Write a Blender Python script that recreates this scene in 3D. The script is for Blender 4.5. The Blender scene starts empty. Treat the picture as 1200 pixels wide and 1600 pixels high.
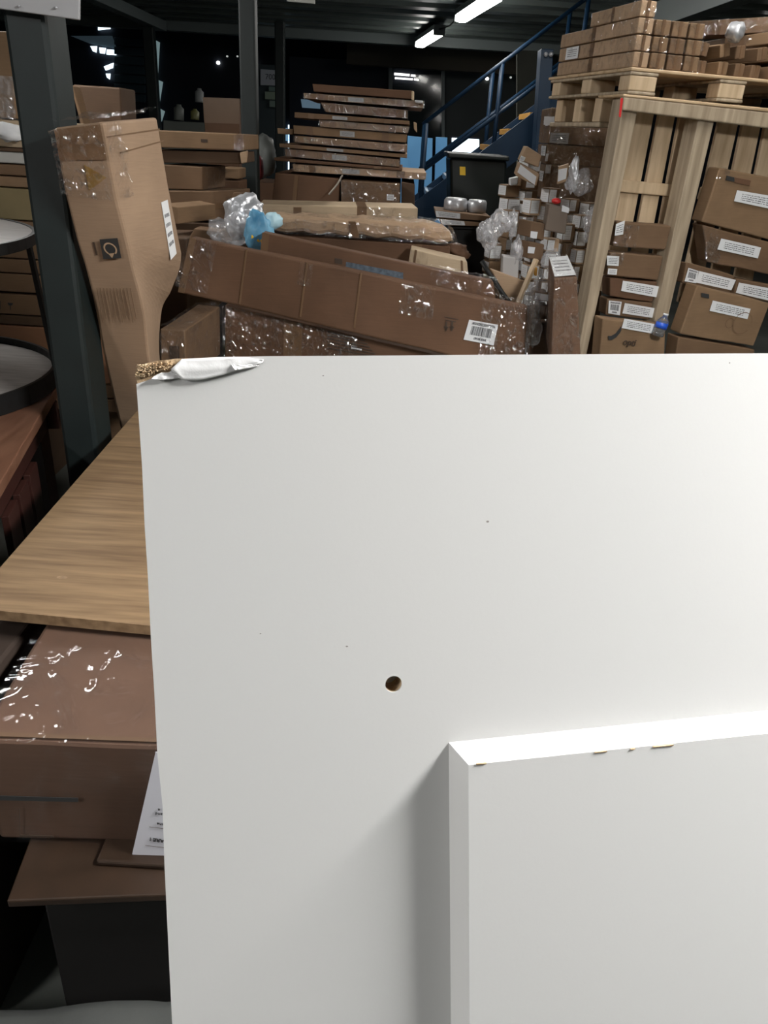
import bpy, bmesh, math, random
from mathutils import Vector, noise, Matrix
from mathutils.geometry import tessellate_polygon
random.seed(7)
S = bpy.context.scene
COL = S.collection
# ------------------------------------------------------------------ camera
FPX = 1186.0
EYE = Vector((0, 0, 1.6))
dn = Vector((-149, 2393, 1186)).normalized()          # world down seen in camera axes (right, down, forward)
fw = Vector((0, 0, 1)); YC = (fw - fw.dot(dn) * dn).normalized(); XC = dn.cross(YC).normalized()
def cam2w(c): return Vector((c.dot(XC), c.dot(YC), -c.dot(dn)))
cr, cd, cf = cam2w(Vector((1, 0, 0))), cam2w(Vector((0, 1, 0))), cam2w(Vector((0, 0, 1)))
cam = bpy.data.cameras.new('camera'); co = bpy.data.objects.new('camera', cam); COL.objects.link(co)
co.matrix_world = Matrix(((cr.x, -cd.x, -cf.x, EYE.x), (cr.y, -cd.y, -cf.y, EYE.y), (cr.z, -cd.z, -cf.z, EYE.z), (0, 0, 0, 1)))
cam.sensor_fit = 'VERTICAL'; cam.sensor_height = 24; cam.lens = FPX / 1600 * 24; cam.clip_start = .02
S.camera = co
# ------------------------------------------------------------------ world, exposure
w = bpy.data.worlds.new('world'); S.world = w; w.use_nodes = True
w.node_tree.nodes['Background'].inputs[0].default_value = (.55, .75, 1, 1)
w.node_tree.nodes['Background'].inputs[1].default_value = .02
S.view_settings.view_transform = 'Standard'; S.view_settings.look = 'None'
S.view_settings.exposure = 0.0; S.view_settings.gamma = 1; S.view_settings.use_curve_mapping = False
LAMP = 34.0        # radiance of the fluorescent tubes
NEAR = 238.0       # radiance of the unseen lamp added to brighten the white panel
# ------------------------------------------------------------------ points
def ray(px, py):
    return cam2w(Vector(((px - 600) / FPX, (py - 800) / FPX, 1)))
def PY(px, py, Y): r = ray(px, py); return EYE + r * (Y / r.y)
def PZ(px, py, z): r = ray(px, py); return EYE + r * ((z - 1.6) / r.z)
def PP(px, py, p, n): r = ray(px, py); return EYE + r * ((p - EYE).dot(n) / r.dot(n))
# ------------------------------------------------------------------ materials
def nodes(name):
    m = bpy.data.materials.new(name); m.use_nodes = True
    return m, m.node_tree, m.node_tree.nodes['Principled BSDF']
def mat(name, c, rough=.6, metal=0, var=.0, scale=8, bump=0, emit=0, spec=.5, stretch=(1, 1, 1), c2=None, detail=4, alpha=1, trans=0):
    m, t, b = nodes(name); N, L = t.nodes, t.links
    b.inputs['Base Color'].default_value = (*c, 1); b.inputs['Roughness'].default_value = rough
    b.inputs['Metallic'].default_value = metal; b.inputs['Specular IOR Level'].default_value = spec
    if trans: b.inputs['Transmission Weight'].default_value = trans
    if alpha < 1: b.inputs['Alpha'].default_value = alpha
    if emit:
        b.inputs['Emission Color'].default_value = (*c, 1); b.inputs['Emission Strength'].default_value = emit
    if var or bump or c2:
        tc = N.new('ShaderNodeTexCoord'); mp = N.new('ShaderNodeMapping'); mp.inputs['Scale'].default_value = stretch
        L.new(tc.outputs['Object'], mp.inputs[0])
        n = N.new('ShaderNodeTexNoise'); n.inputs['Scale'].default_value = scale; n.inputs['Detail'].default_value = detail
        L.new(mp.outputs[0], n.inputs[0])
        if var or c2:
            r = N.new('ShaderNodeValToRGB'); r.color_ramp.elements[0].position = .3; r.color_ramp.elements[1].position = .7
            a = c2 if c2 else tuple(x * (1 - var) for x in c); e = c if c2 else tuple(min(1, x * (1 + var)) for x in c)
            r.color_ramp.elements[0].color = (*a, 1); r.color_ramp.elements[1].color = (*e, 1)
            L.new(n.outputs[0], r.inputs[0]); L.new(r.outputs[0], b.inputs['Base Color'])
        if bump:
            u = N.new('ShaderNodeBump'); u.inputs['Strength'].default_value = bump; u.inputs['Distance'].default_value = .01
            L.new(n.outputs[0], u.inputs['Height']); L.new(u.outputs[0], b.inputs['Normal'])
    return m
def card(name, c, rough=.7):
    m, t, b = nodes(name); N, L = t.nodes, t.links
    tc = N.new('ShaderNodeTexCoord')
    n1 = N.new('ShaderNodeTexNoise'); n1.inputs['Scale'].default_value = 3.5; n1.inputs['Detail'].default_value = 5
    mp = N.new('ShaderNodeMapping'); mp.inputs['Scale'].default_value = (4, 4, 90)
    n2 = N.new('ShaderNodeTexNoise'); n2.inputs['Scale'].default_value = 3
    L.new(tc.outputs['Object'], n1.inputs[0]); L.new(tc.outputs['Object'], mp.inputs[0]); L.new(mp.outputs[0], n2.inputs[0])
    ad = N.new('ShaderNodeMath'); ad.operation = 'MULTIPLY_ADD'; ad.inputs[1].default_value = .25
    L.new(n2.outputs[0], ad.inputs[0]); L.new(n1.outputs[0], ad.inputs[2])
    r = N.new('ShaderNodeValToRGB'); r.color_ramp.elements[0].position = .42; r.color_ramp.elements[1].position = .85
    r.color_ramp.elements[0].color = (*(x * .78 for x in c), 1); r.color_ramp.elements[1].color = (*(x * 1.2 for x in c), 1)
    L.new(ad.outputs[0], r.inputs[0]); L.new(r.outputs[0], b.inputs['Base Color'])
    b.inputs['Roughness'].default_value = rough; b.inputs['Specular IOR Level'].default_value = .3
    u = N.new('ShaderNodeBump'); u.inputs['Strength'].default_value = .25; u.inputs['Distance'].default_value = .01
    L.new(n1.outputs[0], u.inputs['Height']); L.new(u.outputs[0], b.inputs['Normal'])
    return m
K1 = card('kraft_pale', (.42, .29, .185)); K2 = card('kraft', (.225, .142, .08)); K3 = card('kraft_dark', (.165, .10, .057))
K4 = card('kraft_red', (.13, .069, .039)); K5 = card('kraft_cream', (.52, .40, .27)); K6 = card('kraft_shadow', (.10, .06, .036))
K7 = card('kraft_warm', (.36, .24, .145)); PRINT = mat('ink_faint', (.19, .12, .07), .7)
TAPE = mat('brown_tape', (.17, .10, .055), .3, var=.1, scale=5)
def film_mat(name, haze, lo, hi, sc, rough=.07):
    m = bpy.data.materials.new(name); m.use_nodes = True; t = m.node_tree; N, L = t.nodes, t.links; N.clear()
    out = N.new('ShaderNodeOutputMaterial'); mx = N.new('ShaderNodeMixShader'); tr = N.new('ShaderNodeBsdfTransparent')
    g = N.new('ShaderNodeBsdfGlossy'); g.inputs['Color'].default_value = (.9, .9, .92, 1); g.inputs['Roughness'].default_value = rough
    df = N.new('ShaderNodeBsdfDiffuse'); df.inputs[0].default_value = (.7, .7, .72, 1); m2 = N.new('ShaderNodeMixShader'); m2.inputs[0].default_value = haze
    tc = N.new('ShaderNodeTexCoord'); mp = N.new('ShaderNodeMapping'); mp.inputs['Scale'].default_value = (1, 1, .6)
    n = N.new('ShaderNodeTexNoise'); n.inputs['Scale'].default_value = sc; n.inputs['Detail'].default_value = 2; n.inputs['Distortion'].default_value = 1.5
    L.new(tc.outputs['Object'], mp.inputs[0]); L.new(mp.outputs[0], n.inputs[0])
    mr = N.new('ShaderNodeMapRange'); mr.inputs[1].default_value = .45; mr.inputs[2].default_value = .75; mr.inputs[3].default_value = lo; mr.inputs[4].default_value = hi
    L.new(n.outputs[0], mr.inputs[0]); L.new(mr.outputs[0], mx.inputs[0])
    u = N.new('ShaderNodeBump'); u.inputs['Strength'].default_value = 1; u.inputs['Distance'].default_value = .009
    L.new(n.outputs[0], u.inputs['Height']); L.new(u.outputs[0], g.inputs['Normal'])
    L.new(g.outputs[0], m2.inputs[1]); L.new(df.outputs[0], m2.inputs[2])
    L.new(tr.outputs[0], mx.inputs[1]); L.new(m2.outputs[0], mx.inputs[2]); L.new(mx.outputs[0], out.inputs[0])
    return m
FILM = film_mat('stretch_film', .06, .05, .42, 24, .09)
FILM3 = film_mat('shiny_film', .05, .06, .5, 34, .08)
FILM2 = film_mat('cloudy_film', .7, .2, .6, 14, .12)
def label_mat(name, kind, paper=(.72, .73, .74), thr=.46, ink_c=(.09, .09, .1)):
    m, t, b = nodes(name); N, L = t.nodes, t.links
    uv = N.new('ShaderNodeTexCoord'); sp = N.new('ShaderNodeSeparateXYZ'); L.new(uv.outputs['UV'], sp.inputs[0])
    def mth(op, a, bb=None):
        q = N.new('ShaderNodeMath'); q.operation = op
        for i, x in enumerate((a, bb)):
            if x is None: continue
            if isinstance(x, (int, float)): q.inputs[i].default_value = x
            else: L.new(x, q.inputs[i])
        return q.outputs[0]
    u, v = sp.outputs[0], sp.outputs[1]
    def band(x, lo, hi): return mth('MULTIPLY', mth('GREATER_THAN', x, lo), mth('LESS_THAN', x, hi))
    n = N.new('ShaderNodeTexNoise'); n.inputs['Scale'].default_value = 1; n.inputs['Detail'].default_value = 2
    cb = N.new('ShaderNodeCombineXYZ'); L.new(n.inputs[0].links[0].from_socket if n.inputs[0].links else cb.outputs[0], n.inputs[0])
    if kind == 'text':
        L.new(mth('MULTIPLY', u, 34), cb.inputs[0]); L.new(mth('FLOOR', mth('MULTIPLY', v, 6)), cb.inputs[1])
        ink = mth('MULTIPLY', mth('GREATER_THAN', n.outputs[0], thr), band(mth('FRACT', mth('MULTIPLY', v, 6)), .3, .68))
        ink = mth('MULTIPLY', ink, mth('MULTIPLY', band(u, .12, .86), band(v, .12, .86)))
    else:
        L.new(mth('MULTIPLY', u, 60), cb.inputs[0])
        bars = mth('MULTIPLY', mth('GREATER_THAN', n.outputs[0], .47), mth('MULTIPLY', band(u, .15, .85), band(v, .3, .74)))
        n2 = N.new('ShaderNodeTexNoise'); n2.inputs['Scale'].default_value = 1; c2 = N.new('ShaderNodeCombineXYZ')
        L.new(mth('MULTIPLY', u, 40), c2.inputs[0]); L.new(mth('MULTIPLY', v, 25), c2.inputs[1]); L.new(c2.outputs[0], n2.inputs[0])
        tx = mth('MULTIPLY', mth('GREATER_THAN', n2.outputs[0], .45), mth('ADD', mth('MULTIPLY', band(v, .80, .93), band(u, .12, .92)), mth('MULTIPLY', band(v, .1, .22), band(u, .3, .72))))
        ink = mth('MAXIMUM', bars, tx)
    mx = N.new('ShaderNodeMix'); mx.data_type = 'RGBA'; mx.inputs[6].default_value = (*paper, 1); mx.inputs[7].default_value = (*ink_c, 1)
    L.new(ink, mx.inputs[0]); L.new(mx.outputs[2], b.inputs['Base Color']); b.inputs['Roughness'].default_value = .45
    return m
LTXT = label_mat('label_text', 'text'); LBAR = label_mat('label_barcode', 'bar')
LSM = label_mat('label_small', 'text', (.80, .81, .82), .52, (.4, .4, .4)); PAPER = mat('paper_white', (.75, .76, .78), .6)
INK = mat('ink_black', (.03, .03, .03), .6); INKB = mat('ink_faded_brown', (.06, .037, .024), .7)
INKBLUE = mat('ink_slate_blue', (.085, .11, .14), .7, var=.4, scale=60)
WHITE = mat('white_laminate', (.80, .80, .79), .38, bump=.012, scale=350, spec=.45)
WHITE_T = mat('torn_white_paper', (.80, .80, .80), .6, bump=.08, scale=120)
CHIP = mat('raw_particle_board', (.66, .50, .32), .95, c2=(.42, .29, .17), scale=170, bump=.35, detail=6)
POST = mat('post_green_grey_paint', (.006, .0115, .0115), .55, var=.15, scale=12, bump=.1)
DECK = mat('galvanised_deck', (.07, .085, .08), .45, .3, var=.15, scale=3)
BEAM = mat('beam_grey_paint', (.10, .12, .12), .5)
BLUE = mat('stair_blue_paint', (.005, .030, .072), .5, var=.12, scale=5)
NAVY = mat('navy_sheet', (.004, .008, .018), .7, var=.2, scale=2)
BLACK = mat('black_metal', (.008, .008, .008), .5, spec=.3)
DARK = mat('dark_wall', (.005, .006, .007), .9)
OLIVE = mat('olive_wall', (.035, .036, .028), .85, var=.15, scale=4)
CONC = mat('concrete_floor', (.13, .14, .125), .75, var=.22, scale=2.5, bump=.15, detail=8)
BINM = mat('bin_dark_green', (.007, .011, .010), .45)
YEL = mat('yellow_sticker', (.8, .5, .03), .5)
RED = mat('red_plastic', (.6, .03, .03), .35)
ORANGE = mat('amber_nosing', (.55, .28, .05), .6)
SILVER = mat('silver_foil', (.62, .63, .66), .3, .5, bump=.8, scale=18)
CLOUD = film_mat('milky_plastic', .75, .35, .85, 18, .15)
BLUEBAG = mat('light_blue_plastic', (.30, .60, .78), .35, c2=(.04, .22, .42), scale=9, bump=.6)
DAY = mat('daylight_pane', (.72, .9, 1), .5, emit=2.2); DAY2 = mat('glowing_blue_sheet', (.10, .27, .48), .6, emit=.30, var=0)  # blue sheets: daylight on them is put in as their own glow
DAY3 = mat('backlit_pale_strip', (.35, .5, .52), .5, emit=.35)
TUBE = mat('lamp_diffuser', (1, .97, .92), .5, emit=LAMP); TUBE3 = mat('added_lamp_diffuser', (1, .985, .96), .5, emit=NEAR); TUBE4 = mat('fill_lamp_diffuser', (1, .975, .955), .5, emit=155); TUBE5 = mat('aisle_lamp_diffuser', (1, .98, .95), .5, emit=80); TUBE2 = mat('far_lamp_tube', (1, .98, .94), .5, emit=6)  # near and left diffusers belong to unseen lamps added for brightness
GLASS = mat('dark_glass', (.02, .03, .03), .08, spec=.6, alpha=.35)
def wood_mat(name, a, b, stretch, rough=.6, sc=6, wave=None):
    m = mat(name, a, rough, c2=b, scale=sc, stretch=stretch, bump=.12, detail=7)
    return m
PINE = wood_mat('pine_vertical', (.66, .51, .34), (.46, .33, .20), (6, 6, .7), sc=5)
PINE2 = wood_mat('pine_weathered', (.50, .405, .29), (.26, .20, .135), (7, 7, .55), sc=5)
PINEH = wood_mat('pine_horizontal', (.62, .46, .29), (.42, .29, .165), (.5, 5, 9), sc=5)
OAKM = wood_mat('oak_decor', (.24, .155, .08), (.13, .078, .038), (1.6, 22, 22), rough=.75, sc=3.2)
OAKE = wood_mat('oak_edge', (.30, .20, .11), (.15, .09, .045), (7, 7, 7), rough=.6, sc=6)
REDW = wood_mat('red_brown_wood', (.22, .11, .068), (.13, .058, .034), (8, 1.2, 8), rough=.3, sc=4)
REDD = mat('dark_red_wood', (.035, .011, .008), .45)
MARB = wood_mat('grey_veneer', (.42, .40, .385), (.27, .25, .24), (2, 20, 5), rough=.35, sc=4)
# ------------------------------------------------------------------ objects
def T(o, label=None, cat=None, group=None, kind=None):
    if label: o['label'] = label
    if cat: o['category'] = cat
    if group: o['group'] = group
    if kind: o['kind'] = kind
    return o
def mesh(name, vs, fs, m, parent=None, uvs=None, smooth=False, origin=None):
    """world-space vertices; a top-level object gets its origin at its base centre, a child shares its parent's origin"""
    vs = [Vector(v) for v in vs]
    if parent is not None:
        o0 = Vector(parent.get('o0')) if 'o0' in parent else Vector((0, 0, 0))
    elif origin is not None: o0 = Vector(origin)
    else:
        lo = [min(v[i] for v in vs) for i in range(3)]; hi = [max(v[i] for v in vs) for i in range(3)]
        o0 = Vector(((lo[0] + hi[0]) / 2, (lo[1] + hi[1]) / 2, lo[2]))
    me = bpy.data.meshes.new(name); me.from_pydata([v - o0 for v in vs], [], fs)
    if uvs:
        ul = me.uv_layers.new(name='uv')
        for p in me.polygons:
            for li, vi in zip(p.loop_indices, p.vertices): ul.data[li].uv = uvs[vi]
    if smooth:
        for p in me.polygons: p.use_smooth = True
    me.materials.append(m)
    bm = bmesh.new(); bm.from_mesh(me)
    if not uvs: bmesh.ops.recalc_face_normals(bm, faces=bm.faces)
    bm.to_mesh(me); bm.free()
    o = bpy.data.objects.new(name, me); COL.objects.link(o)
    ORI[o.name] = o0
    if parent is not None: o.parent = parent; o.location = o0 - ORI[parent.name]
    else: o.location = o0
    return o
ORI = {}
def empty(name, loc, label, cat, group=None, kind=None):
    o = bpy.data.objects.new(name, None); COL.objects.link(o); o.location = loc; o.empty_display_size = .1
    ORI[o.name] = Vector(loc); return T(o, label, cat, group, kind)
_mesh = mesh
def mesh(name, vs, fs, m, parent=None, **k):
    if parent is not None: k['origin'] = None
    if parent is None: return _mesh(name, vs, fs, m, None, **k)
    o0 = ORI[parent.name]
    o = _mesh(name, vs, fs, m, None, **{**k, 'origin': o0})
    o.parent = parent; o.location = (0, 0, 0)
    return o
def ground(c):
    for k in (2, 3, 6, 7): c[k] = c[k] + (c[k] - c[(1, 0, 5, 4)[(2, 3, 6, 7).index(k)]]) * (c[k].z / max(1e-6, c[(1, 0, 5, 4)[(2, 3, 6, 7).index(k)]].z - c[k].z))
    return c
def corners(quad, dv, Y=None):
    """quad: four pixel corners TL,TR,BR,BL with Y (or list of Y), or four vectors; dv: vector to the back face"""
    if Y is not None:
        Ys = Y if isinstance(Y, (list, tuple)) else [Y] * 4
        quad = [PY(q[0], q[1], y) for q, y in zip(quad, Ys)]
    dv = Vector(dv)
    return [Vector(q) for q in quad] + [Vector(q) + dv for q in quad]
def tri(c, u, v, w):      # u right, v down, w back
    a = c[0] * (1 - u) + c[1] * u; b = c[3] * (1 - u) + c[2] * u; f = a * (1 - v) + b * v
    a = c[4] * (1 - u) + c[5] * u; b = c[7] * (1 - u) + c[6] * u; g = a * (1 - v) + b * v
    return f * (1 - w) + g * w
def hexa(name, c, m, parent=None, ch=.005, n=None, amp=0, seed=0, smooth=False):
    L = [(c[1] - c[0]).length, (c[3] - c[0]).length, (c[4] - c[0]).length]
    ps = []
    for i, l in enumerate(L):
        e = min(.3, ch / max(l, 1e-4)); k = (n[i] if n else 1)
        ps.append([0.0, e] + [e + (1 - 2 * e) * j / k for j in range(1, k)] + [1 - e, 1.0])
    vs, idx, fs = [], {}, []
    NX, NY, NZ = (len(p) - 1 for p in ps)
    def vert(i, j, k):
        if (i, j, k) in idx: return idx[i, j, k]
        q = [i, j, k]; N3 = (NX, NY, NZ); t = [ps[a][q[a]] for a in range(3)]
        ext = [a for a in range(3) if q[a] in (0, N3[a])]
        if len(ext) > 1:
            for a in ext: t[a] += (.3 if len(ext) == 2 else .42) * (ps[a][1]) * (1 if q[a] == 0 else -1)
        p = tri(c, *t)
        if amp:
            nv = noise.noise_vector(p * 5 + Vector((seed, 0, 0))); nw = noise.noise_vector(p * 17 + Vector((0, seed, 0)))
            p = p + nv * amp + nw * amp * .35
        idx[i, j, k] = len(vs); vs.append(p); return idx[i, j, k]
    for i in range(NX):
        for j in range(NY):
            for k in (0, NZ): fs.append([vert(i, j, k), vert(i + 1, j, k), vert(i + 1, j + 1, k), vert(i, j + 1, k)])
    for i in range(NX):
        for k in range(NZ):
            for j in (0, NY): fs.append([vert(i, j, k), vert(i + 1, j, k), vert(i + 1, j, k + 1), vert(i, j, k + 1)])
    for j in range(NY):
        for k in range(NZ):
            for i in (0, NX): fs.append([vert(i, j, k), vert(i, j + 1, k), vert(i, j + 1, k + 1), vert(i, j, k + 1)])
    return mesh(name, vs, fs, m, parent, smooth=smooth)
def face_pt(c, face, u, v):
    if face == 'front': return tri(c, u, v, 0)
    if face == 'top': return tri(c, u, 0, 1 - v)
    if face == 'left': return tri(c, 0, v, 1 - u)
    if face == 'right': return tri(c, 1, v, u)
    if face == 'bottom': return tri(c, u, 1, v)
    if face == 'back': return tri(c, u, v, 1)
def face_n(c, face):
    p = face_pt(c, face, .5, .5); a = face_pt(c, face, 1, .5) - p; b = face_pt(c, face, .5, 1) - p
    n = a.cross(b).normalized(); ctr = sum(c, Vector()) / 8
    return n if n.dot(p - ctr) > 0 else -n
def patch(name, c, face, r, m, parent, off=.0015, th=.0008, seg=(1, 1), amp=0, pts=None, label=None, seed=0):
    """thin sheet lying on a face; r = u0,v0,u1,v1"""
    n = face_n(c, face); U, V = seg; vs, uvs, fs = [], [], []
    for s in (1, 0):
        for j in range(V + 1):
            for i in range(U + 1):
                a, b = i / U, j / V
                if pts: uu = (pts[0][0] * (1 - a) + pts[1][0] * a) * (1 - b) + (pts[3][0] * (1 - a) + pts[2][0] * a) * b; vv = (pts[0][1] * (1 - a) + pts[1][1] * a) * (1 - b) + (pts[3][1] * (1 - a) + pts[2][1] * a) * b
                else: uu = r[0] + (r[2] - r[0]) * a; vv = r[1] + (r[3] - r[1]) * b
                p = face_pt(c, face, uu, vv) + n * (off + th * s)
                if amp: p = p + n * (abs(noise.noise(p * 30 + Vector((seed, 0, 0)))) * amp)
                vs.append(p); uvs.append((a, 1 - b))
    W = (U + 1) * (V + 1)
    for j in range(V):
        for i in range(U):
            a = j * (U + 1) + i; fs.append([a, a + 1, a + U + 2, a + U + 1]); fs.append([W + a + U + 1, W + a + U + 2, W + a + 1, W + a])
    ring = [i for i in range(U + 1)] + [j * (U + 1) + U for j in range(1, V + 1)] + [V * (U + 1) + i for i in range(U - 1, -1, -1)] + [j * (U + 1) for j in range(V - 1, 0, -1)]
    for a, b in zip(ring, ring[1:] + ring[:1]): fs.append([a, b, W + b, W + a])
    o = mesh(name, vs, fs, m, parent, uvs=uvs)
    if label: o['label'] = label
    return o
def film(c, faces, parent, m=None, off=.006, amp=.006, seg=14, seed=0, rect=(-.01, -.01, 1.01, 1.01)):
    vs, fs = [], []
    for f in faces:
        n = face_n(c, f); b0 = len(vs); r = rect if f == faces[0] or f in ('front',) else (-.01, -.01, 1.01, 1.01)
        if f in ('top',): r = (rect[0], -.01, rect[2], 1.01)
        for j in range(seg + 1):
            for i in range(seg + 1):
                p = face_pt(c, f, r[0] + (r[2] - r[0]) * i / seg, r[1] + (r[3] - r[1]) * j / seg)
                d = noise.noise(p * 14 + Vector((seed, 3, 1))) + .6 * noise.noise(p * 40 + Vector((seed, 9, 1)))
                vs.append(p + n * (off + amp * abs(d)))
        for j in range(seg):
            for i in range(seg): a = b0 + j * (seg + 1) + i; fs.append([a, a + 1, a + seg + 2, a + seg + 1])
    return mesh('stretch_film', vs, fs, m or FILM, parent)
def carton(label, quad, dv, Y=None, m=K2, cat='box', name='carton', group=None, tape=None, n=None, amp=0, seed=0, ch=.005, parent=None, gr=False):
    c = corners(quad, dv, Y)
    if gr: c = ground(c)
    o = hexa(name, c, m, parent, ch=ch, n=n, amp=amp, seed=seed)
    if parent is None: T(o, label, cat, group)
    for tp in (tape or []): patch('tape', c, tp[0], tp[1:], TAPE, o)
    return o, c
def wbox(x, y, z, w, d, h, yaw=0, tilt=0):
    """corners of a box standing at x,y,z (base centre)"""
    R = Matrix.Rotation(yaw, 3, 'Z') @ Matrix.Rotation(tilt, 3, 'Y')
    q = [(-w / 2, -d / 2, h), (w / 2, -d / 2, h), (w / 2, -d / 2, 0), (-w / 2, -d / 2, 0)]
    q += [(a, d / 2, e) for a, b, e in q]
    return [Vector((x, y, z)) + R @ Vector(p) for p in q]
def hx(name, x0, x1, y0, y1, z0, z1, m, parent=None, ch=.003, **k):
    c = [Vector(p) for p in ((x0, y0, z1), (x1, y0, z1), (x1, y0, z0), (x0, y0, z0), (x0, y1, z1), (x1, y1, z1), (x1, y1, z0), (x0, y1, z0))]
    return hexa(name, c, m, parent, ch=ch, **k)
def bar(name, a, b, w, h, m, parent=None, ch=.002, up=Vector((0, 0, 1))):
    """rectangular bar from a to b"""
    a, b = Vector(a), Vector(b); d = (b - a).normalized(); s = d.cross(up)
    s = s.normalized() if s.length > 1e-4 else Vector((1, 0, 0)); t = s.cross(d).normalized()
    q = [a - s * w / 2 + t * h / 2, a + s * w / 2 + t * h / 2, a + s * w / 2 - t * h / 2, a - s * w / 2 - t * h / 2]
    return hexa(name, q + [p + (b - a) for p in q], m, parent, ch=ch)
def tube(name, pts, r, m, parent=None, n=10, radii=None, caps=True):
    pts = [Vector(p) for p in pts]; vs, fs = [], []
    for i, p in enumerate(pts):
        d = (pts[min(i + 1, len(pts) - 1)] - pts[max(i - 1, 0)]).normalized()
        s = d.cross(Vector((0, 0, 1))); s = s.normalized() if s.length > 1e-3 else Vector((1, 0, 0)); t = s.cross(d)
        rr = radii[i] if radii else r
        for k in range(n): a = 2 * math.pi * k / n; vs.append(p + (s * math.cos(a) + t * math.sin(a)) * rr)
    for i in range(len(pts) - 1):
        for k in range(n): fs.append([i * n + k, i * n + (k + 1) % n, (i + 1) * n + (k + 1) % n, (i + 1) * n + k])
    if caps: fs.append(list(range(n))); fs.append(list(range((len(pts) - 1) * n, len(pts) * n)))
    return mesh(name, vs, fs, m, parent, smooth=True)
def blob(name, ctr, rad, m, parent=None, amp=.25, fr=9, seed=0, sub=3, pinch=None, label=None, cat=None):
    bm = bmesh.new(); bmesh.ops.create_icosphere(bm, subdivisions=sub, radius=1)
    vs = []
    for v in bm.verts:
        p = v.co.copy(); k = 1 + amp * noise.noise(p * 1.3 + Vector((seed, 0, 0))) + amp * .6 * noise.noise(p * 3.5 + Vector((0, seed, 0))) + amp * .3 * abs(noise.noise(p * 9 + Vector((0, seed, 5))))
        q = Vector((p.x * rad[0], p.y * rad[1], p.z * rad[2])) * k
        if pinch and p.z > pinch: q.x *= .45; q.y *= .45
        vs.append(Vector(ctr) + q)
    fs = [[v.index for v in f.verts] for f in bm.faces]; bm.free()
    o = mesh(name, vs, fs, m, parent, smooth=True)
    return T(o, label, cat) if label else o
def text(name, s, origin, right, up, size, m, parent=None, bold=.0):
    """flat lettering as a mesh; origin = start of the baseline"""
    cu = bpy.data.curves.new(name, 'FONT'); cu.body = s; cu.size = size; cu.extrude = .0004; cu.offset = bold; cu.resolution_u = 3
    to = bpy.data.objects.new('tmp', cu); COL.objects.link(to)
    bpy.context.view_layer.update()
    me = bpy.data.meshes.new_from_object(to.evaluated_get(bpy.context.evaluated_depsgraph_get()))
    bpy.data.objects.remove(to)
    r = Vector(right).normalized(); u = Vector(up); u = (u - u.dot(r) * r).normalized(); nn = r.cross(u)
    vs = [Vector(origin) + r * v.co.x + u * v.co.y + nn * v.co.z for v in me.vertices]; fs = [list(p.vertices) for p in me.polygons]
    bpy.data.meshes.remove(me)
    return mesh(name, vs, fs, m, parent)
def face_text(name, s, c, face, u, v, size, m, parent, along=(1, 0), off=.0025, bold=0):
    n = face_n(c, face); p = face_pt(c, face, u, v) + n * off
    e = .01; r = (face_pt(c, face, u + e * along[0], v + e * along[1]) - face_pt(c, face, u, v)).normalized()
    return text(name, s, p, r, n.cross(r), size, m, parent, bold)
def prism(name, outer, holes, nrm, th, m, parent=None):
    """flat polygon (world points) with holes, thickened backwards by th along nrm"""
    polys = [outer] + holes; flat = [p for q in polys for p in q]; N = len(flat)
    t = tessellate_polygon([[p for p in q] for q in polys])
    vs = flat + [p + nrm * th for p in flat]; fs = [list(a) for a in t] + [[N + x for x in reversed(a)] for a in t]
    b = 0
    for q in polys:
        k = len(q)
        for i in range(k): fs.append([b + i, b + (i + 1) % k, N + b + (i + 1) % k, N + b + i])
        b += k
    return mesh(name, vs, fs, m, parent)
def lamp_at(a, b, label, group, wdt=.13, drop=.05, m=TUBE):
    a, b = Vector(a), Vector(b); d = (b - a).normalized()
    t = empty('tube_lamp', (a + b) / 2, label, 'lamp', group)
    up = Vector((0, 0, 1))
    bar('housing', a + up * .07, b + up * .07, wdt, .05, BEAM, t)
    bar('diffuser', a + d * .03 + up * .015, b - d * .03 + up * .015, wdt * .85, .06, m, t, ch=.02)
    for p, s in ((a, 1), (b, -1)): bar('end_cap', p + up * .04 - d * s * .01, p + up * .04 + d * s * .028, wdt, .1, BEAM, t)
    return t
CZ = 2.8
# ================================================================== SETTING
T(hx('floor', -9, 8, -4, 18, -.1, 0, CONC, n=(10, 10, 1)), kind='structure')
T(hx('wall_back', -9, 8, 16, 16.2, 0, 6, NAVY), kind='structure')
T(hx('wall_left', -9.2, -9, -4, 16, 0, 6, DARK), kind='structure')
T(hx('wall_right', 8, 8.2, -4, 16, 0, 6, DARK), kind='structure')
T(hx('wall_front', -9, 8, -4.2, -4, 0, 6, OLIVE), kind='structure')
# mezzanine deck: trapezoidal ribs running left to right
ceil = T(hx('ceiling', -9, 8, -4, 12, CZ + .12, CZ + .2, DARK), kind='structure')
T(hx('ceiling_upper', -9, 8, 12, 16, 5.9, 6, DARK), kind='structure')
vs, fs = [], []; y = -4.0; prof = []
while y < 11.9:
    prof += [(y, CZ + .09), (y + .2, CZ + .09), (y + .26, CZ), (y + .46, CZ)]; y += .52
for yy, zz in prof: vs += [(-9, yy, zz), (8, yy, zz)]
for i in range(len(prof) - 1): fs.append([2 * i, 2 * i + 1, 2 * i + 3, 2 * i + 2])
_d = mesh('ribbed_deck', vs, fs, DECK, ceil); _d['kind'] = 'structure'
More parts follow.
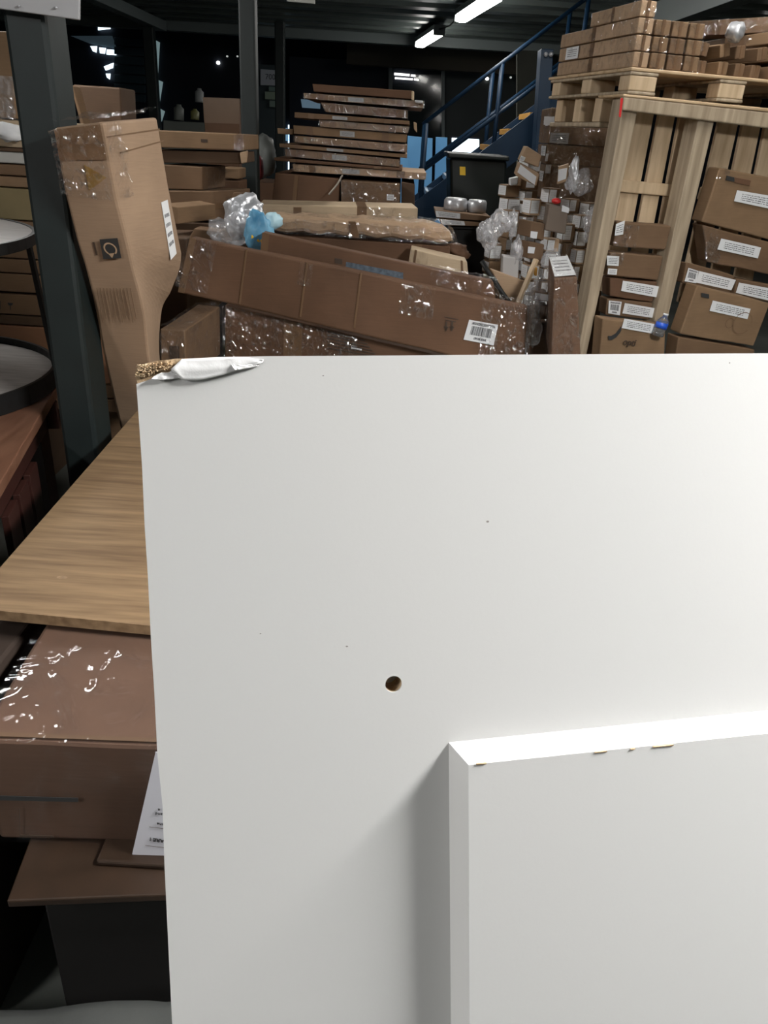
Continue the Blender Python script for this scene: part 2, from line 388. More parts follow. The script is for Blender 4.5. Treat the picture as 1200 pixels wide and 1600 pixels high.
# edge beam and long beams of the mezzanine
T(hx('trim_1', -9, 8, 11.85, 12.0, CZ - .10, CZ + .14, BEAM), kind='structure')
T(hx('trim_2', -3.42, -3.28, -4, 11.8, CZ - .12, CZ - .005, BEAM), kind='structure')
a = PZ(1015, 33, CZ - .16); b = PZ(1120, -8, CZ - .16)
T(bar('trim_3', a + (a - b) * 1.0, b + (b - a) * 1.4, .14, .2, BEAM), kind='structure')
T(hx('trim_4', -1.0, 2.6, 13.4, 13.6, 2.55, 2.86, mat('fascia_brown', (.035, .028, .018), .8)), kind='structure')
# ------------------------------------------------------------------ lamps (one row drifting left with distance)
def rowpt(Y): return Vector((1.74 - .144 * Y, Y, 2.66))
for y0, y1, lb in ((10.1, 11.5, 'small far fluorescent lamp under the ribbed deck'), (7.45, 8.93, 'nearer long fluorescent lamp cut by the top of the picture'),
        (4.84, 6.3, 'fluorescent lamp above the picture, third from the far end of the row'), (2.22, 3.69, 'fluorescent lamp above the picture, fourth from the far end of the row')):
    lamp_at(rowpt(y0), rowpt(y1), lb, 'lamps of the overhead row')
lamp_at((-2.3, 3.4, 2.66), (-2.3, 4.8, 2.66), 'fluorescent lamp above the picture over the left aisle', None, m=TUBE5)
nl = lamp_at((1.14, .30, 2.22), (1.0, 1.25, 2.22), 'added unseen lamp hung low to brighten the white panel, above the picture', None, wdt=.2, m=TUBE3)  # added lamp, low and strong so the white panel gets brighter
for x, y in ((1.12, .45), (1.02, 1.1)): tube('hanger', [(x, y, 2.3), (x, y, CZ + .05)], .006, BLACK, nl, n=6)
lamp_at((-2.5, -1.9, 2.66), (-2.5, -.6, 2.66), 'added unseen fill lamp behind the camera on the left', None, m=TUBE4)  # unseen fill lamp, added to lift the panel and its shaded bevel
# cable between the two visible lamps
T(tube('lamp_cable', [rowpt(8.94) + Vector((0, 0, .05)), rowpt(9.5) + Vector((0, 0, .02)), rowpt(10.1) + Vector((0, 0, .05))], .008, BLACK), 'thin black cable between the two visible ceiling lamps', 'cable')
for i, (q0, q1) in enumerate((((1161, 23), (1215, 27)), ((1190, 49), (1215, 50)))):
    a = PY(*q0, 10.5 - i * 1.5); b = PY(*q1, 10.5 - i * 1.5)
    t = empty('strip_light', (a + b) / 2, ['thin pale strip light at the upper right beyond the parcels', 'short bright strip light at the right edge beyond the parcels'][i], 'lamp')
    tube('tube_glass', [a, b], .015 + .012 * i, TUBE2, t); bar('housing', a + Vector((0, 0, .05)), b + Vector((0, 0, .05)), .08, .04, BEAM, t)
# ------------------------------------------------------------------ posts
def post(Y, x0, x1, d, z1, label, wall=False):
    o = hx('steel_post', x0, x1, Y, Y + d, 0, z1, POST, ch=.012)
    T(o, label, 'post'); c = [Vector(p) for p in ((x0, Y, z1), (x1, Y, z1), (x1, Y, 0), (x0, Y, 0), (x0, Y + d, z1), (x1, Y + d, z1), (x1, Y + d, 0), (x0, Y + d, 0))]
    hx('base_plate', x0 - .06, x1 + .06, Y - .06, Y + d + .06, 0, .015, POST, o)
    for sx in (x0 - .035, x1 + .035):
        for sy in (Y - .035, Y + d + .035): tube('bolt', [(sx, sy, .012), (sx, sy, .035)], .012, BLACK, o, n=6)
    return o
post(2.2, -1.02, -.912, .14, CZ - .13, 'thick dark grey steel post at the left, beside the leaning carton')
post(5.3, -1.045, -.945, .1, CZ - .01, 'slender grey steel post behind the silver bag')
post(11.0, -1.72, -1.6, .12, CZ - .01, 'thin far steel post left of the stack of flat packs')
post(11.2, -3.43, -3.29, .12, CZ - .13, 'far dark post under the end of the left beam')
# grey plate fixed to the near post
a = [PY(-40, 8, 2.16), PY(123, 31, 2.16), PY(124, -60, 2.16), PY(-40, -60, 2.16)]
o = hexa('sign_plate', [a[3], a[2], a[1], a[0]] + [p + Vector((0, .012, 0)) for p in (a[3], a[2], a[1], a[0])], mat('plate_grey', (.34, .34, .35), .5, var=.05), ch=.002)
T(o, 'plain pale grey plate fixed to the front of the thick post', 'sign')
for q in ((88, 12), (30, 10)): tube('screw', [PY(*q, 2.16), PY(*q, 2.152)], .003, SILVER, o, n=8)
a = [PY(448, -14, 6.5), PY(492, -10, 6.5), PY(492, 6, 6.5), PY(448, 2, 6.5)]
o = hexa('hanging_sign', a + [p + Vector((0, .02, 0)) for p in a], mat('sign_cream', (.55, .56, .52), .6), ch=.002)
T(o, 'small cream sign hanging from the deck near the slender post', 'sign')
for q in (0, 1): tube('hanger', [a[q], Vector((a[q].x, 6.51, CZ))], .003, BLACK, o, n=6)
# ------------------------------------------------------------------ back of the hall
# windows in the far left, boarded siding, backlit strips
def lit(nm, q, Y, m, label, cat, D=.04, **k):
    o, c = carton(label, q, (0, D, 0), Y, m, cat, nm, ch=.003, **k); return o, c
w1 = empty('window_1', PY(160, 100, 15.9), None, None, kind='structure'); w1['label'] = 'far window at the upper left broken up by dark bars'
for q in (((141, 72), (151, 72), (150, 82), (145, 80)), ((155, 74), (165, 75), (163, 84), (156, 83)), ((167, 77), (181, 78), (181, 86), (166, 85)),
          ((162, 104), (177, 98), (176, 106), (165, 110)), ((165, 115), (172, 115), (171, 124), (167, 121)), ((153, 42), (172, 42), (172, 45), (153, 47))):
    hexa('pane', corners(q, (0, .03, 0), 15.95), DAY, w1, ch=.002)
hexa('pane', corners(((110, 56), (175, 56), (182, 76), (140, 68)), (0, .02, 0), 15.97), mat('dim_pane', (.12, .18, .22), .5, emit=.12), w1, ch=.002)
sd = empty('siding', PY(200, 140, 15.8), 'dark blue corrugated siding at the upper left', 'wall')
for k in range(7):
    y = 58 + k * 14.5
    hexa('plank', corners(((178, y), (227, y + 3), (227, y + 15), (178, y + 12)), (0, .04, 0), [15.95, 15.95, 15.9, 15.9]), mat('siding_blue', (.035, .06, .075), .5) if k == 0 else bpy.data.materials['siding_blue'], sd, ch=.01)
for k, q in enumerate((((241, 62), (249, 66), (246, 120), (241, 124)), ((247, 125), (254, 128), (249, 160), (245, 160)), ((250, 170), (257, 174), (252, 190), (248, 188)))):
    lit('backlit_strip', q, 15.94, DAY3, 'pale narrow backlit slot beside the dark siding, ' + ('topmost', 'middle', 'lowest')[k] + ' of three', 'window')
lit('backlit_strip', ((395, 197), (462, 201), (462, 221), (395, 217)), 15.94, mat('backlit_sky', (.22, .42, .6), .6, emit=.6), 'light blue backlit band behind the slender post', 'window')
lit('backlit_strip', ((450, 195), (456, 195), (456, 275), (450, 275)), 15.94, DAY, 'thin bright slit at the left end of the flat pack stack', 'window')
lit('backlit_strip', ((470, 155), (500, 157), (500, 170), (472, 168)), 14.35, mat('dim_sky', (.16, .25, .33), .6, emit=.4), 'dim blue patch behind the upper left of the flat pack stack', 'window')
# dark office block with glass door
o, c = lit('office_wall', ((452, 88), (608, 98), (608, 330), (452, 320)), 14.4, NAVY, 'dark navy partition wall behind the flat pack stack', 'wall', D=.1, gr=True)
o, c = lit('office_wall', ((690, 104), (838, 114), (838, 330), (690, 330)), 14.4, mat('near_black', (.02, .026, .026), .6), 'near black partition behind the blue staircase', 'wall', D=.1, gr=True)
wd = empty('window_2', PY(650, 160, 14.2), None, None, kind='structure'); wd['label'] = 'dark glazed panel with pale frame above the staircase foot'
for q in (((607, 102), (613, 102), (613, 225), (607, 225)), ((607, 101), (695, 107), (695, 111), (607, 105)), ((690, 106), (695, 106), (695, 228), (690, 228))):
    hexa('window_frame', corners(q, (0, .08, 0), 14.1), mat('frame_grey', (.14, .16, .16), .5) if 'frame_grey' not in bpy.data.materials else bpy.data.materials['frame_grey'], wd, ch=.004)
hexa('glass', corners(((613, 105), (690, 111), (690, 228), (613, 225)), (0, .02, 0), 14.13), GLASS, wd, ch=.002)
for k, (q0, q1, r) in enumerate((((616, 115.5), (640, 117.5), .018), ((642, 118), (649, 118.5), .016), ((617, 122), (645, 124), .014), ((647, 124), (654, 125), .014))):
    a, b = PY(*q0, 15.97), PY(*q1, 15.97)
    o = tube('tube_reflection', [a, b], r, TUBE2, n=8)  # glowing bars stand in for lamp reflections in the glass
    T(o, ('long upper', 'short upper', 'long lower', 'short lower')[k] + ' glowing bar painting a lamp reflection in the dark glazed panel', 'lamp')
o, c = lit('door_panel', ((637, 212), (676, 216), (674, 312), (633, 308)), 9.2, DAY2, 'bright blue door sheet with painted daylight glow at the foot of the stairs', 'door', gr=True)
o, c = lit('door_panel', ((681, 214), (699, 215), (697, 292), (679, 290)), 9.4, DAY2, 'narrow blue sheet with painted daylight glow right of the wider blue sheet', 'door', gr=True)
o, c = lit('door_panel', ((622, 246), (640, 248), (640, 272), (620, 270)), 9.0, DAY2, 'low light blue sheet at the right end of the flat pack stack', 'door', gr=True)
wn = empty('window_3', PY(730, 230, 12), None, None, kind='structure'); wn['label'] = 'bright daylight window above the dark green bin'
hexa('pane', corners(((706, 214), (749, 218), (748, 246), (705, 242)), (0, .02, 0), 12), mat('daylight_window', (.78, .93, 1), .5, emit=3.0), wn, ch=.002)
for q in (((703, 212), (752, 215), (752, 218), (703, 215)), ((703, 212), (706, 212), (706, 244), (703, 244)), ((749, 215), (752, 215), (752, 247), (749, 247))):
    hexa('window_frame', corners(q, (0, .06, 0), 11.96), NAVY, wn, ch=.003)
# papers pinned to the far partition
o, c = lit('notice_board', ((402, 100), (438, 102), (438, 205), (402, 203)), 12.6, mat('board_dark_teal', (.018, .03, .035), .7), 'dark board behind the pinned papers', 'board', gr=True)
for k, (q, mc, lb) in enumerate(((((407, 108), (437, 110), (436, 134), (407, 133)), (.30, .32, .36), 'largest pale blue grey notice pinned on the dark board'),
        (((420, 135), (437, 136), (437, 143), (420, 142)), (.10, .15, .14), 'small grey green slip under the largest notice'),
        (((414, 143), (437, 144), (437, 156), (414, 155)), (.17, .22, .17), 'green tinted card on the dark board'),
        (((421, 157), (437, 158), (437, 168), (421, 167)), (.14, .19, .17), 'lowest dim green slip on the dark board'))):
    o, c = carton(lb, q, (0, .004, 0), 12.55, mat('notice_%d' % k, mc, .7, emit=.0), 'paper', 'notice', ch=.0008)
    if k == 0: face_text('print', '700', c, 'front', .25, .62, .10, INK, o)
for k, (x, y, r, lb) in enumerate(((341, 98, .035, 'brightest small round lamp glint in the dark middle bay'), (355, 88, .02, 'faint round lamp left of the slender post'), (371, 88, .018, 'tiny round lamp touching the slender post'),
        (400, 101, .025, 'small round lamp just right of the slender post'), (761, 123, .03, 'tiny lamp glint above the stair handrail'), (798, 121, .02, 'fainter lamp glint right of the handrail one'), (627, 87, .03, 'dim fitting glint above the glazed panel'))):
    p = PY(x, y, 15.98 if x < 650 else 14.38); o = blob('bulkhead_lamp', p, (r, r * .6, r * .8), TUBE2 if k in (0, 3, 4) else mat('dim_lamp_%d' % k, (.8, .85, .8), .5, emit=.5), amp=.1, sub=2, label=lb, cat='lamp')
# goods far in the dark left bay
carton('big brown carton standing in the dark bay left of the slender post', ((317, 152), (374, 154), (374, 222), (321, 220)), (0, .5, 0), 6.8, K4, tape=[('front', 0, .0, 1, .10)], gr=True)
carton('brown carton in shadow behind the tall leaning one', ((113, 132), (188, 137), (192, 215), (128, 215)), (0, .25, 0), 4.6, K6, ch=.008, gr=True)
carton('thin pale board edge left of the shadowed brown carton', ((110, 134), (114, 134), (130, 190), (125, 190)), (0, .1, 0), 4.4, K2, name='board', cat='board', gr=True)
for k, (x0, x1, y0, y1, mm, lb) in enumerate(((272, 287, 163, 188, SILVER, 'dull grey drum in the dark bay'), (298, 311, 170, 187, YEL, 'dim bottle with yellowish label in the dark bay'), (305, 318, 138, 160, SILVER, 'upright grey canister in the dark bay'))):
    a, b = PY((x0 + x1) / 2, y0, 8), PY((x0 + x1) / 2, y1, 8); R = (PY(x1, y1, 8) - PY(x0, y1, 8)).length / 2
    o = T(tube('canister', [b, b.lerp(a, .1), b.lerp(a, .75), b.lerp(a, .88), a], R, mat('canister_%d' % k, ((.09, .1, .09), (.10, .10, .03), (.12, .13, .13))[k], .5), radii=[R, R, R, R * .5, R * .45], n=14), lb, 'container')
carton('low grey worktop edge in the dark bay under the canisters', ((255, 188), (325, 192), (325, 210), (255, 206)), (0, .6, 0), 8, mat('bench_grey', (.09, .10, .09), .7), cat='bench', name='workbench', gr=True)
# ------------------------------------------------------------------ blue column and staircase
o = carton('dark blue steel column at the head of the staircase', ((846, 76), (865, 77), (850, 330), (830, 330)), (0, .2, 0), 7.2, BLUE, 'post', 'steel_column', gr=True)[0]
for q in ((853, 85), (861, 85)): tube('bolt', [PY(*q, 7.2), PY(*q, 7.17)], .018, SILVER, o, n=8)
carton('olive grey wall panel behind the head of the stairs', ((808, 78), (850, 80), (846, 255), (808, 250)), (0, .1, 0), 10.2, OLIVE, 'wall', 'wall_panel', gr=True)
st = empty('staircase', PY(660, 335, 8), 'blue steel staircase rising right to the mezzanine', 'stairs')
SA, SB = PY(655, 337, 8.0), PY(905, 150, 8.0)
sl = SB - SA
SA = SA - sl * ((SA.z - .12) / sl.z)          # carry the stair on down to the floor
bk = Vector((0, .85, 0))
for off in (Vector(), bk): bar('stringer', SA + off, SB + off, .05, .26, BLUE, st)
nst = 13
for i in range(nst):
    p = SA + (SB - SA) * ((i + .5) / nst)
    tr = hx('tread', p.x - .13, p.x + .13, p.y + .04, p.y + bk.y - .04, p.z + .02, p.z + .06, BLUE, st)
    hx('nosing', p.x - .15, p.x - .12, p.y + .04, p.y + bk.y - .04, p.z + .015, p.z + .066, ORANGE if i > 8 else SILVER, tr)
for off, k in ((Vector((0, 0, 0)), 0), (bk, 1)):
    for hh in (.50, .92):
        a = PY(656, 335, 8) + off + Vector((-.02, 0, hh - .12)); b = SB + off + Vector((0, 0, hh - .12))
        tube('handrail', [a, b], .019, BLUE, st)
    for f in (0, .47, .97):
        a = PY(656, 335, 8).lerp(SB, f) + off
        tube('baluster', [a + Vector((0, 0, -.1)), a + Vector((0, 0, .8))], .021, BLUE, st)
# ------------------------------------------------------------------ dark bin and what stands round it
bn = empty('wheeled_bin', PY(745, 350, 6.6), 'large dark green wheeled bin with a yellow sticker', 'bin')
bx, bc = PY(703, 243, 6.6), corners(((703, 246), (792, 251), (790, 420), (706, 415)), (0, .7, 0), 6.6)
hexa('bin_body', bc, BINM, bn, ch=.02)
hexa('lid', corners(((699, 238), (796, 244), (796, 252), (700, 247)), (0, .74, 0), 6.56), BINM, bn, ch=.012)
patch('sticker', bc, 'front', (.17, .075, .27, .15), YEL, bn)
for q in ((712, 468), (785, 468)): p = PY(q[0], 420, 6.9); tube('wheel', [Vector((p.x - .03, 6.9, .1)), Vector((p.x + .03, 6.9, .1))], .1, BLACK, bn, n=16)
o, c = carton('black crate standing under the pile of tins', ((706, 356), (778, 358), (776, 470), (708, 466)), (0, .5, 0), 5.3, BLACK, 'crate', 'black_crate', gr=True)
hexa('rim', corners(((703, 352), (780, 354), (780, 360), (703, 358)), (0, .54, 0), 5.27), BLACK, o)
def lab(c, o, r=(.1, .15, .9, .85), m=None, face='front', nm='label', **k): return patch(nm, c, face, r, m or LTXT, o, **k)
o, c = carton('flat brown parcel, lower one under the silver tins', ((686, 341), (764, 349), (764, 354), (690, 352)), (0, .3, 0), 5.2, K3, 'parcel', 'parcel', amp=.003); lab(c, o, (.02, .1, .5, .9))
o, c = carton('flat brown parcel directly beneath the silver tins', ((680, 328), (766, 338), (764, 346), (682, 340)), (0, .3, 0), 5.2, K3, 'parcel', 'parcel', amp=.003); lab(c, o, (.0, .1, .45, .9))
for k, (x0, x1, y, lb) in enumerate(((694, 728, 330, 'left silver wrapped tin on the flat parcels'), (730, 758, 333, 'right silver wrapped tin on the flat parcels'))):
    p = PY((x0 + x1) / 2, y, 5.38); R = (x1 - x0) / 2 * 5.38 / FPX
    p = p + Vector((0, 0, .006)); T(tube('wrapped_tin', [p, p + Vector((0, 0, .02)), p + Vector((0, 0, .06)), p + Vector((0, 0, .075))], R, SILVER, radii=[R * .95, R, R, R * .85], n=24), lb, 'tin')
# ================================================================== STACK OF FLAT PACKS (centre)
G = 'flat packs piled in the middle'
stack = [(((488, 131), (646, 142), (646, 156), (490, 144)), K4, 'top reddish brown board on the flat pack stack', 0),
 (((474, 145), (662, 158), (661, 170), (476, 155)), K2, 'second flat pack from the top, jutting right, film wrapped', 1),
 (((501, 160), (637, 172), (637, 186), (509, 176)), K3, 'third flat pack from the top, shorter than its neighbours', 1),
 (((460, 175), (640, 189), (640, 196), (460, 185)), K3, 'thin fourth flat pack jutting out to the left', 0),
 (((499, 187), (640, 198), (637, 209), (500, 199)), K2, 'fifth flat pack from the top with shiny wrapping', 1),
 (((458, 195.5), (636, 210), (635, 224), (459, 210)), K2, 'sixth flat pack from the top with a grey label', 0),
 (((460, 212), (636, 226), (636, 239), (460, 223)), K2, 'seventh flat pack from the top of the stack', 1),
 (((436, 224), (636, 241), (636, 248), (437, 231)), K2, 'eighth flat pack from the top with a long left tongue', 0),
 (((445, 232), (624, 249), (624, 262), (446, 245)), K2, 'ninth flat pack from the top with bright film corner', 1),
 (((428, 246), (628, 263), (628, 268), (428, 252)), K4, 'very thin reddish tenth board of the stack', 0),
 (((457, 256), (666, 270), (665, 282), (459, 269)), K1, 'lowest pale flat pack, longest to the right', 1)]
for k, (q, m, lb, fl) in enumerate(stack):
    q = (q[0], q[1], (q[2][0], q[2][1] - 1), (q[3][0], q[3][1] - 1))
    o, c = carton(lb, q, (0, .75, 0), 5.5 + .02 * (k % 3), m, 'flat pack', 'flat_pack', G, n=(6, 1, 2), amp=.0008, seed=k, ch=.004,
                  tape=[('front', .12, 0, .17, 1), ('front', .78, 0, .84, 1)] if k else None)
    if k in (1, 3, 5, 7, 8, 10): patch('label', c, 'front', (.33 + .04 * (k % 3), .2, .46 + .04 * (k % 3), .85), label_mat('label_grey', 'text', (.33, .33, .33)) if 'label_grey' not in bpy.data.materials else bpy.data.materials['label_grey'], o)
    if fl: film(c, ['front'], o, seed=k, amp=.003, off=.003)
    if k == 0: hexa('end_cap', corners(((643, 142), (647, 142.5), (647, 157), (643, 156.5)), (0, .75, 0), 5.49), K5, o)
carton('flat pack end poking out left at mid height', ((433, 200), (458, 202), (458, 211), (434, 209)), (0, .6, 0), 5.62, K2, 'flat pack', 'flat_pack', G)
carton('film roll end lying on the right tip of the second flat pack', ((648, 156), (661, 157), (661, 162), (649, 161)), (0, .2, 0), 5.47, SILVER, 'film', 'film_roll')
carton('torn cardboard corner hanging at the right of the stack', ((646, 190), (651, 192), (653, 208), (648, 202)), (0, .05, 0), 5.5, K1, 'cardboard', 'cardboard_scrap', amp=.008, n=(2, 3, 1))
o, c = carton('wide dark carton under the left of the flat packs', ((430, 270), (531, 280), (529, 330), (424, 325)), (0, .8, 0), 5.45, K4, tape=[('front', .3, 0, .36, 1)])
o, c = carton('carton with torn film under the middle of the flat packs', ((533, 282), (625, 288), (624, 335), (533, 330)), (0, .8, 0), 5.42, K3, amp=.004, n=(4, 2, 2)); film(c, ['front'], o, seed=4); patch('label', c, 'front', (.78, .35, .9, .55), LTXT, o)
carton('dark carton under the right end of the flat packs', ((627, 284), (648, 288), (648, 345), (627, 340)), (0, .8, 0), 5.5, K6)
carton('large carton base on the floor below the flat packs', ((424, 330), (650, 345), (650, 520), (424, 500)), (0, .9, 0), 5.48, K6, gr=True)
T(tube('packing_string', [PY(535, 274, 5.4), PY(527, 288, 5.35), PY(514, 304, 5.3)], .006, mat('string', (.4, .36, .3), .8), n=6), 'loose pale string hanging below the lowest flat pack', 'string')
# far grey sack and red item right of the slender post
blob('plastic_sack', PY(415, 243, 6.3), (.085, .1, .14), mat('sack_grey', (.14, .15, .14), .5, bump=.5, scale=12), amp=.3, label='grey plastic sack between the slender post and the stack', cat='sack')
blob('red_bundle', PY(406, 262, 6.0), (.03, .05, .08), mat('maroon', (.12, .012, .015), .5), amp=.2, label='dark red bundle touching the slender post', cat='bundle')
carton('brown carton under the grey sack', ((395, 284), (432, 286), (430, 330), (395, 328)), (0, .5, 0), 6.0, K4, gr=True)
# ================================================================== LEFT-CENTRE CARTONS
c4 = 4.4
o, c = carton('long flat carton on top of the heap left of the slender post', ((232, 203), (380, 210), (381, 235), (234, 230)), (0, .45, 0), c4, K2, name='flat_pack', cat='flat pack', tape=[('front', .93, 0, 1, 1)])
film(c, ['front'], o, rect=(.9, 0, 1.01, 1)); patch('print', c, 'front', (.55, .4, .62, .6), INKB, o)
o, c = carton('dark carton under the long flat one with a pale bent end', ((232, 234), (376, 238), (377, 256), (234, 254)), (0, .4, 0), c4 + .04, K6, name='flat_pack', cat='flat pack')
hexa('flap', corners(((374, 238), (387, 235), (385, 254), (377, 256)), (0, .02, 0), [c4, c4, c4, c4]), K1, o, ch=.006)
o, c = carton('mid sized carton third down in the left heap', ((248, 257), (316, 261), (316, 297), (250, 295)), (.05, .35, 0), c4, K3)
film(c, ['right'], o)
carton('blunt carton fourth down with pale right side', ((250, 298), (334, 299), (334, 345), (252, 343)), (.12, .4, 0), c4 - .06, K3, tape=[('right', 0, .4, 1, .6)])
carton('small carton with a pale end touching the leaning carton', ((250, 318), (277, 324), (279, 350), (250, 350)), (.12, .3, 0), c4 - .42, K2)
carton('brown strip carton behind the heap at the slender post', ((344, 262), (372, 264), (372, 280), (345, 278)), (0, .25, 0), 5.0, K2)
carton('reddish carton behind the heap under the brown strip', ((345, 281), (374, 283), (374, 345), (347, 343)), (0, .25, 0), 5.0, K4)
carton('narrow upright cardboard piece leaning by the silver bag', ((364, 300), (376, 301), (368, 330), (355, 330)), (.02, .03, 0), 4.35, K3, 'cardboard', 'cardboard_sheet')
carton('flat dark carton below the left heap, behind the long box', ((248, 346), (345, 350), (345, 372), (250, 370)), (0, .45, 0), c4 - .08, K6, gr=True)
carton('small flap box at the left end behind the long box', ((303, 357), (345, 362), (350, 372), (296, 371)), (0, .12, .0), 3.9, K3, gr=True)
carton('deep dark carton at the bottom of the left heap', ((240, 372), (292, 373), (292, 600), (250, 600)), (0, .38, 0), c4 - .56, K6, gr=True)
# ================================================================== THE MIDDLE LONG CARTONS
o, c = carton('long cream carton lying behind the bulging one', ((404, 319), (653, 325), (652, 346), (404, 342)), (-.03, .32, 0), 4.55, K5, tape=[('front', .0, 0, .02, 1), ('front', .62, 0, .68, 1), ('top', .62, 0, .68, 1)])
patch('print', c, 'front', (.22, .15, .27, .7), TAPE, o); film(c, ['front'], o, rect=(.64, 0, .9, 1))
# bulging film-wrapped carton with ribs
quad = ((412, 338), (700, 354), (712, 381), (412, 362))
o, c = carton('bulging pale carton with bent ribs under shiny film', quad, (-.02, .24, .0), 4.0, K1, name='flat_pack', cat='flat pack', n=(22, 3, 3), amp=.002, ch=.03)
me = o.data
for v in me.vertices:                     # arch the top and crease it
    g = v.co + ORI[o.name]; u = (g.x - c[0].x) / (c[1].x - c[0].x)
    v.co.z += .011 * math.sin(max(0, min(1, u)) * math.pi) * (1 if g.z > (c[0].z + c[3].z) / 2 else .4) + .006 * math.sin(u * 38)
film(c, ['front', 'top'], o, off=.010, amp=.010, seg=30, rect=(0, .05, 1.02, 1.04)); film(c, ['right'], o, off=.01, amp=.02)
patch('tape', c, 'front', (.46, 0, .50, 1), TAPE, o, off=.012)
o, c = carton('dark brown carton directly under the bulging one', ((412, 366), (703, 385), (704, 440), (412, 425)), (0, .34, 0), 4.02, K4, tape=[('front', .8, 0, .85, 1)])
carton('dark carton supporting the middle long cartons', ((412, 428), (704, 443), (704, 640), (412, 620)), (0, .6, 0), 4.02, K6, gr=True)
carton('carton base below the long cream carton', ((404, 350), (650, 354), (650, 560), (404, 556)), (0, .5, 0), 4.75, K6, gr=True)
o, c = carton('small pale carton with a glossy corner above the printed one', ((643, 389), (730, 409), (732, 440), (638, 420)), (0, .15, .0), 3.80, K5, gr=True)
film(c, ['front'], o, rect=(0, 0, .3, .5), amp=.01); patch('tape', c, 'front', (.06, 0, .1, 1), TAPE, o); patch('tape', c, 'front', (.88, 0, .92, 1), TAPE, o)
blob('crushed_cardboard', PY(716, 392, 4.1), (.06, .05, .035), K4, amp=.6, sub=3, label='crumpled brown scrap at the right of the bulging carton', cat='cardboard')
o, c = carton('long brown carton with a faded blue printed line', ((410, 363), (771, 440), (778, 500), (404, 420)), (0, .06, .0), 3.30, K4, tape=[('front', .0, 0, .03, 1)])
q = [(.352, .50), (.607, .36), (.607, .54), (.352, .68)]
def unproj(c, pts):          # pixel points -> u,v on the front face of c (small Newton search)
    out = []
    n = face_n(c, 'front')
    for x, y in pts:
        P = PP(x, y, c[0], n); u, v = .5, .5
        for _ in range(12):
            p = tri(c, u, v, 0); du = (tri(c, u + 1e-3, v, 0) - p) / 1e-3; dv_ = (tri(c, u, v + 1e-3, 0) - p) / 1e-3; d = P - p
            a, b, e = du.dot(du), du.dot(dv_), dv_.dot(dv_); f, g = d.dot(du), d.dot(dv_); det = a * e - b * b
            u += (f * e - g * b) / det; v += (a * g - b * f) / det
        out.append((u, v))
    return out
def pixlabel(c, o, pts, m, nm='label', **k):
    return patch(nm, c, 'front', None, m, o, pts=unproj(c, pts), **k)
pixlabel(c, o, ((541, 409), (630, 426), (630, 436), (540, 418)), INKBLUE, 'print', seg=(6, 1))
pixlabel(c, o, ((523, 403), (535, 405), (535, 413), (523, 411)), INKB, 'print')
film(c, ['front', 'top'], o, rect=(.72, -.02, 1.02, 1), amp=.014, seg=18)
# main long carton
o, c = carton('longest brown carton with barcode label, right behind the white panel', ((297, 371), (826, 480), (818, 583), (278, 456)), (.0, .06, .0), 3.2, K4,
              tape=[('front', 0, .0, .018, 1)], n=(20, 4, 3), amp=.004, ch=.008)
pixlabel(c, o, ((733, 499), (778, 507), (771, 539), (724, 530)), LBAR, off=.006, seg=(3, 2))
for x in (697, 706):      # this way up arrows
    pixlabel(c, o, ((x - 1, 502), (x + 2, 502.5), (x + 1, 515), (x - 2, 514.5)), INKB, 'print', off=.006)
    pixlabel(c, o, ((x - 4, 509), (x + 4, 510), (x, 517), (x - 1, 517)), INKB, 'print', off=.006)
pixlabel(c, o, ((696, 499), (712, 501.5), (712, 503), (696, 500.5)), INKB, 'print', off=.006)
pixlabel(c, o, ((694, 494), (716, 498), (716, 499.2), (694, 495.2)), INKB, 'print', off=.006)
for u in (.16, .34, .5): pixlabel(c, o, [(300 + 526 * u + dx, yy + 109 * u) for dx, yy in ((0, 372), (3, 372.6), (-8, 458), (-11, 457))], TAPE, 'tape', off=.004)
film(c, ['front', 'top', 'right'], o, FILM3, rect=(.86, -.02, 1.02, 1.02), amp=.022, seg=22, off=.012, seed=3)
film(c, ['front'], o, rect=(.62, -.01, .72, .5), amp=.012, seg=10, off=.008, seed=5)
film(c, ['front'], o, rect=(-.01, -.01, .08, .9), amp=.012, seg=8, off=.008, seed=8)
film(c, ['front'], o, rect=(.32, .02, .36, .4), amp=.008, seg=6, off=.006, seed=9)
o, c = carton('film wrapped brown carton below the barcode carton', ((352, 476), (760, 573), (752, 700), (352, 640)), (0, .3, .0), 3.275, K4, n=(12, 4, 2), amp=.004, tape=[('front', .22, 0, .29, 1)])
film(c, ['front', 'top'], o, FILM3, rect=(-.01, 0, .5, .6), amp=.018, seg=24, seed=12)
for k in range(6): pixlabel(c, o, ((512, 517 + k * 5), (570 + k * 4, 531 + k * 5), (570 + k * 4, 533 + k * 5), (512, 519 + k * 5)), INKB, 'print', off=.006)
pixlabel(c, o, ((549, 539), (566, 543), (565, 548), (549, 545)), LTXT, off=.006)
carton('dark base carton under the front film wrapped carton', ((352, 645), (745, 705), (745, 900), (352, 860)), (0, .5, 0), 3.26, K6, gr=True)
o, c = carton('short film wrapped carton standing beside the leaning one', ((250, 513), (289, 516), (292, 600), (253, 598)), (.04, .42, .01), 2.85, K3, n=(2, 3, 4), amp=.004)
film(c, ['front', 'top', 'right'], o, FILM3, amp=.014, seed=20); patch('print', c, 'front', (.35, .30, .75, .6), INKB, o)
hx('carton_base', -.84, -.70, 3.08, 3.27, 0, .55, K6)
T(bpy.data.objects['carton_base'], 'plain dark carton on the floor under the short wrapped one', 'box'); bpy.data.objects['carton_base'].name = 'carton'
carton('black sheet painting the shade in the gap under the long carton', ((339, 478), (347, 481), (347, 640), (336, 640)), (0, .1, 0), 3.3, BLACK, 'board', 'gap_shade')  # black sheet stands in for the shade of an empty gap
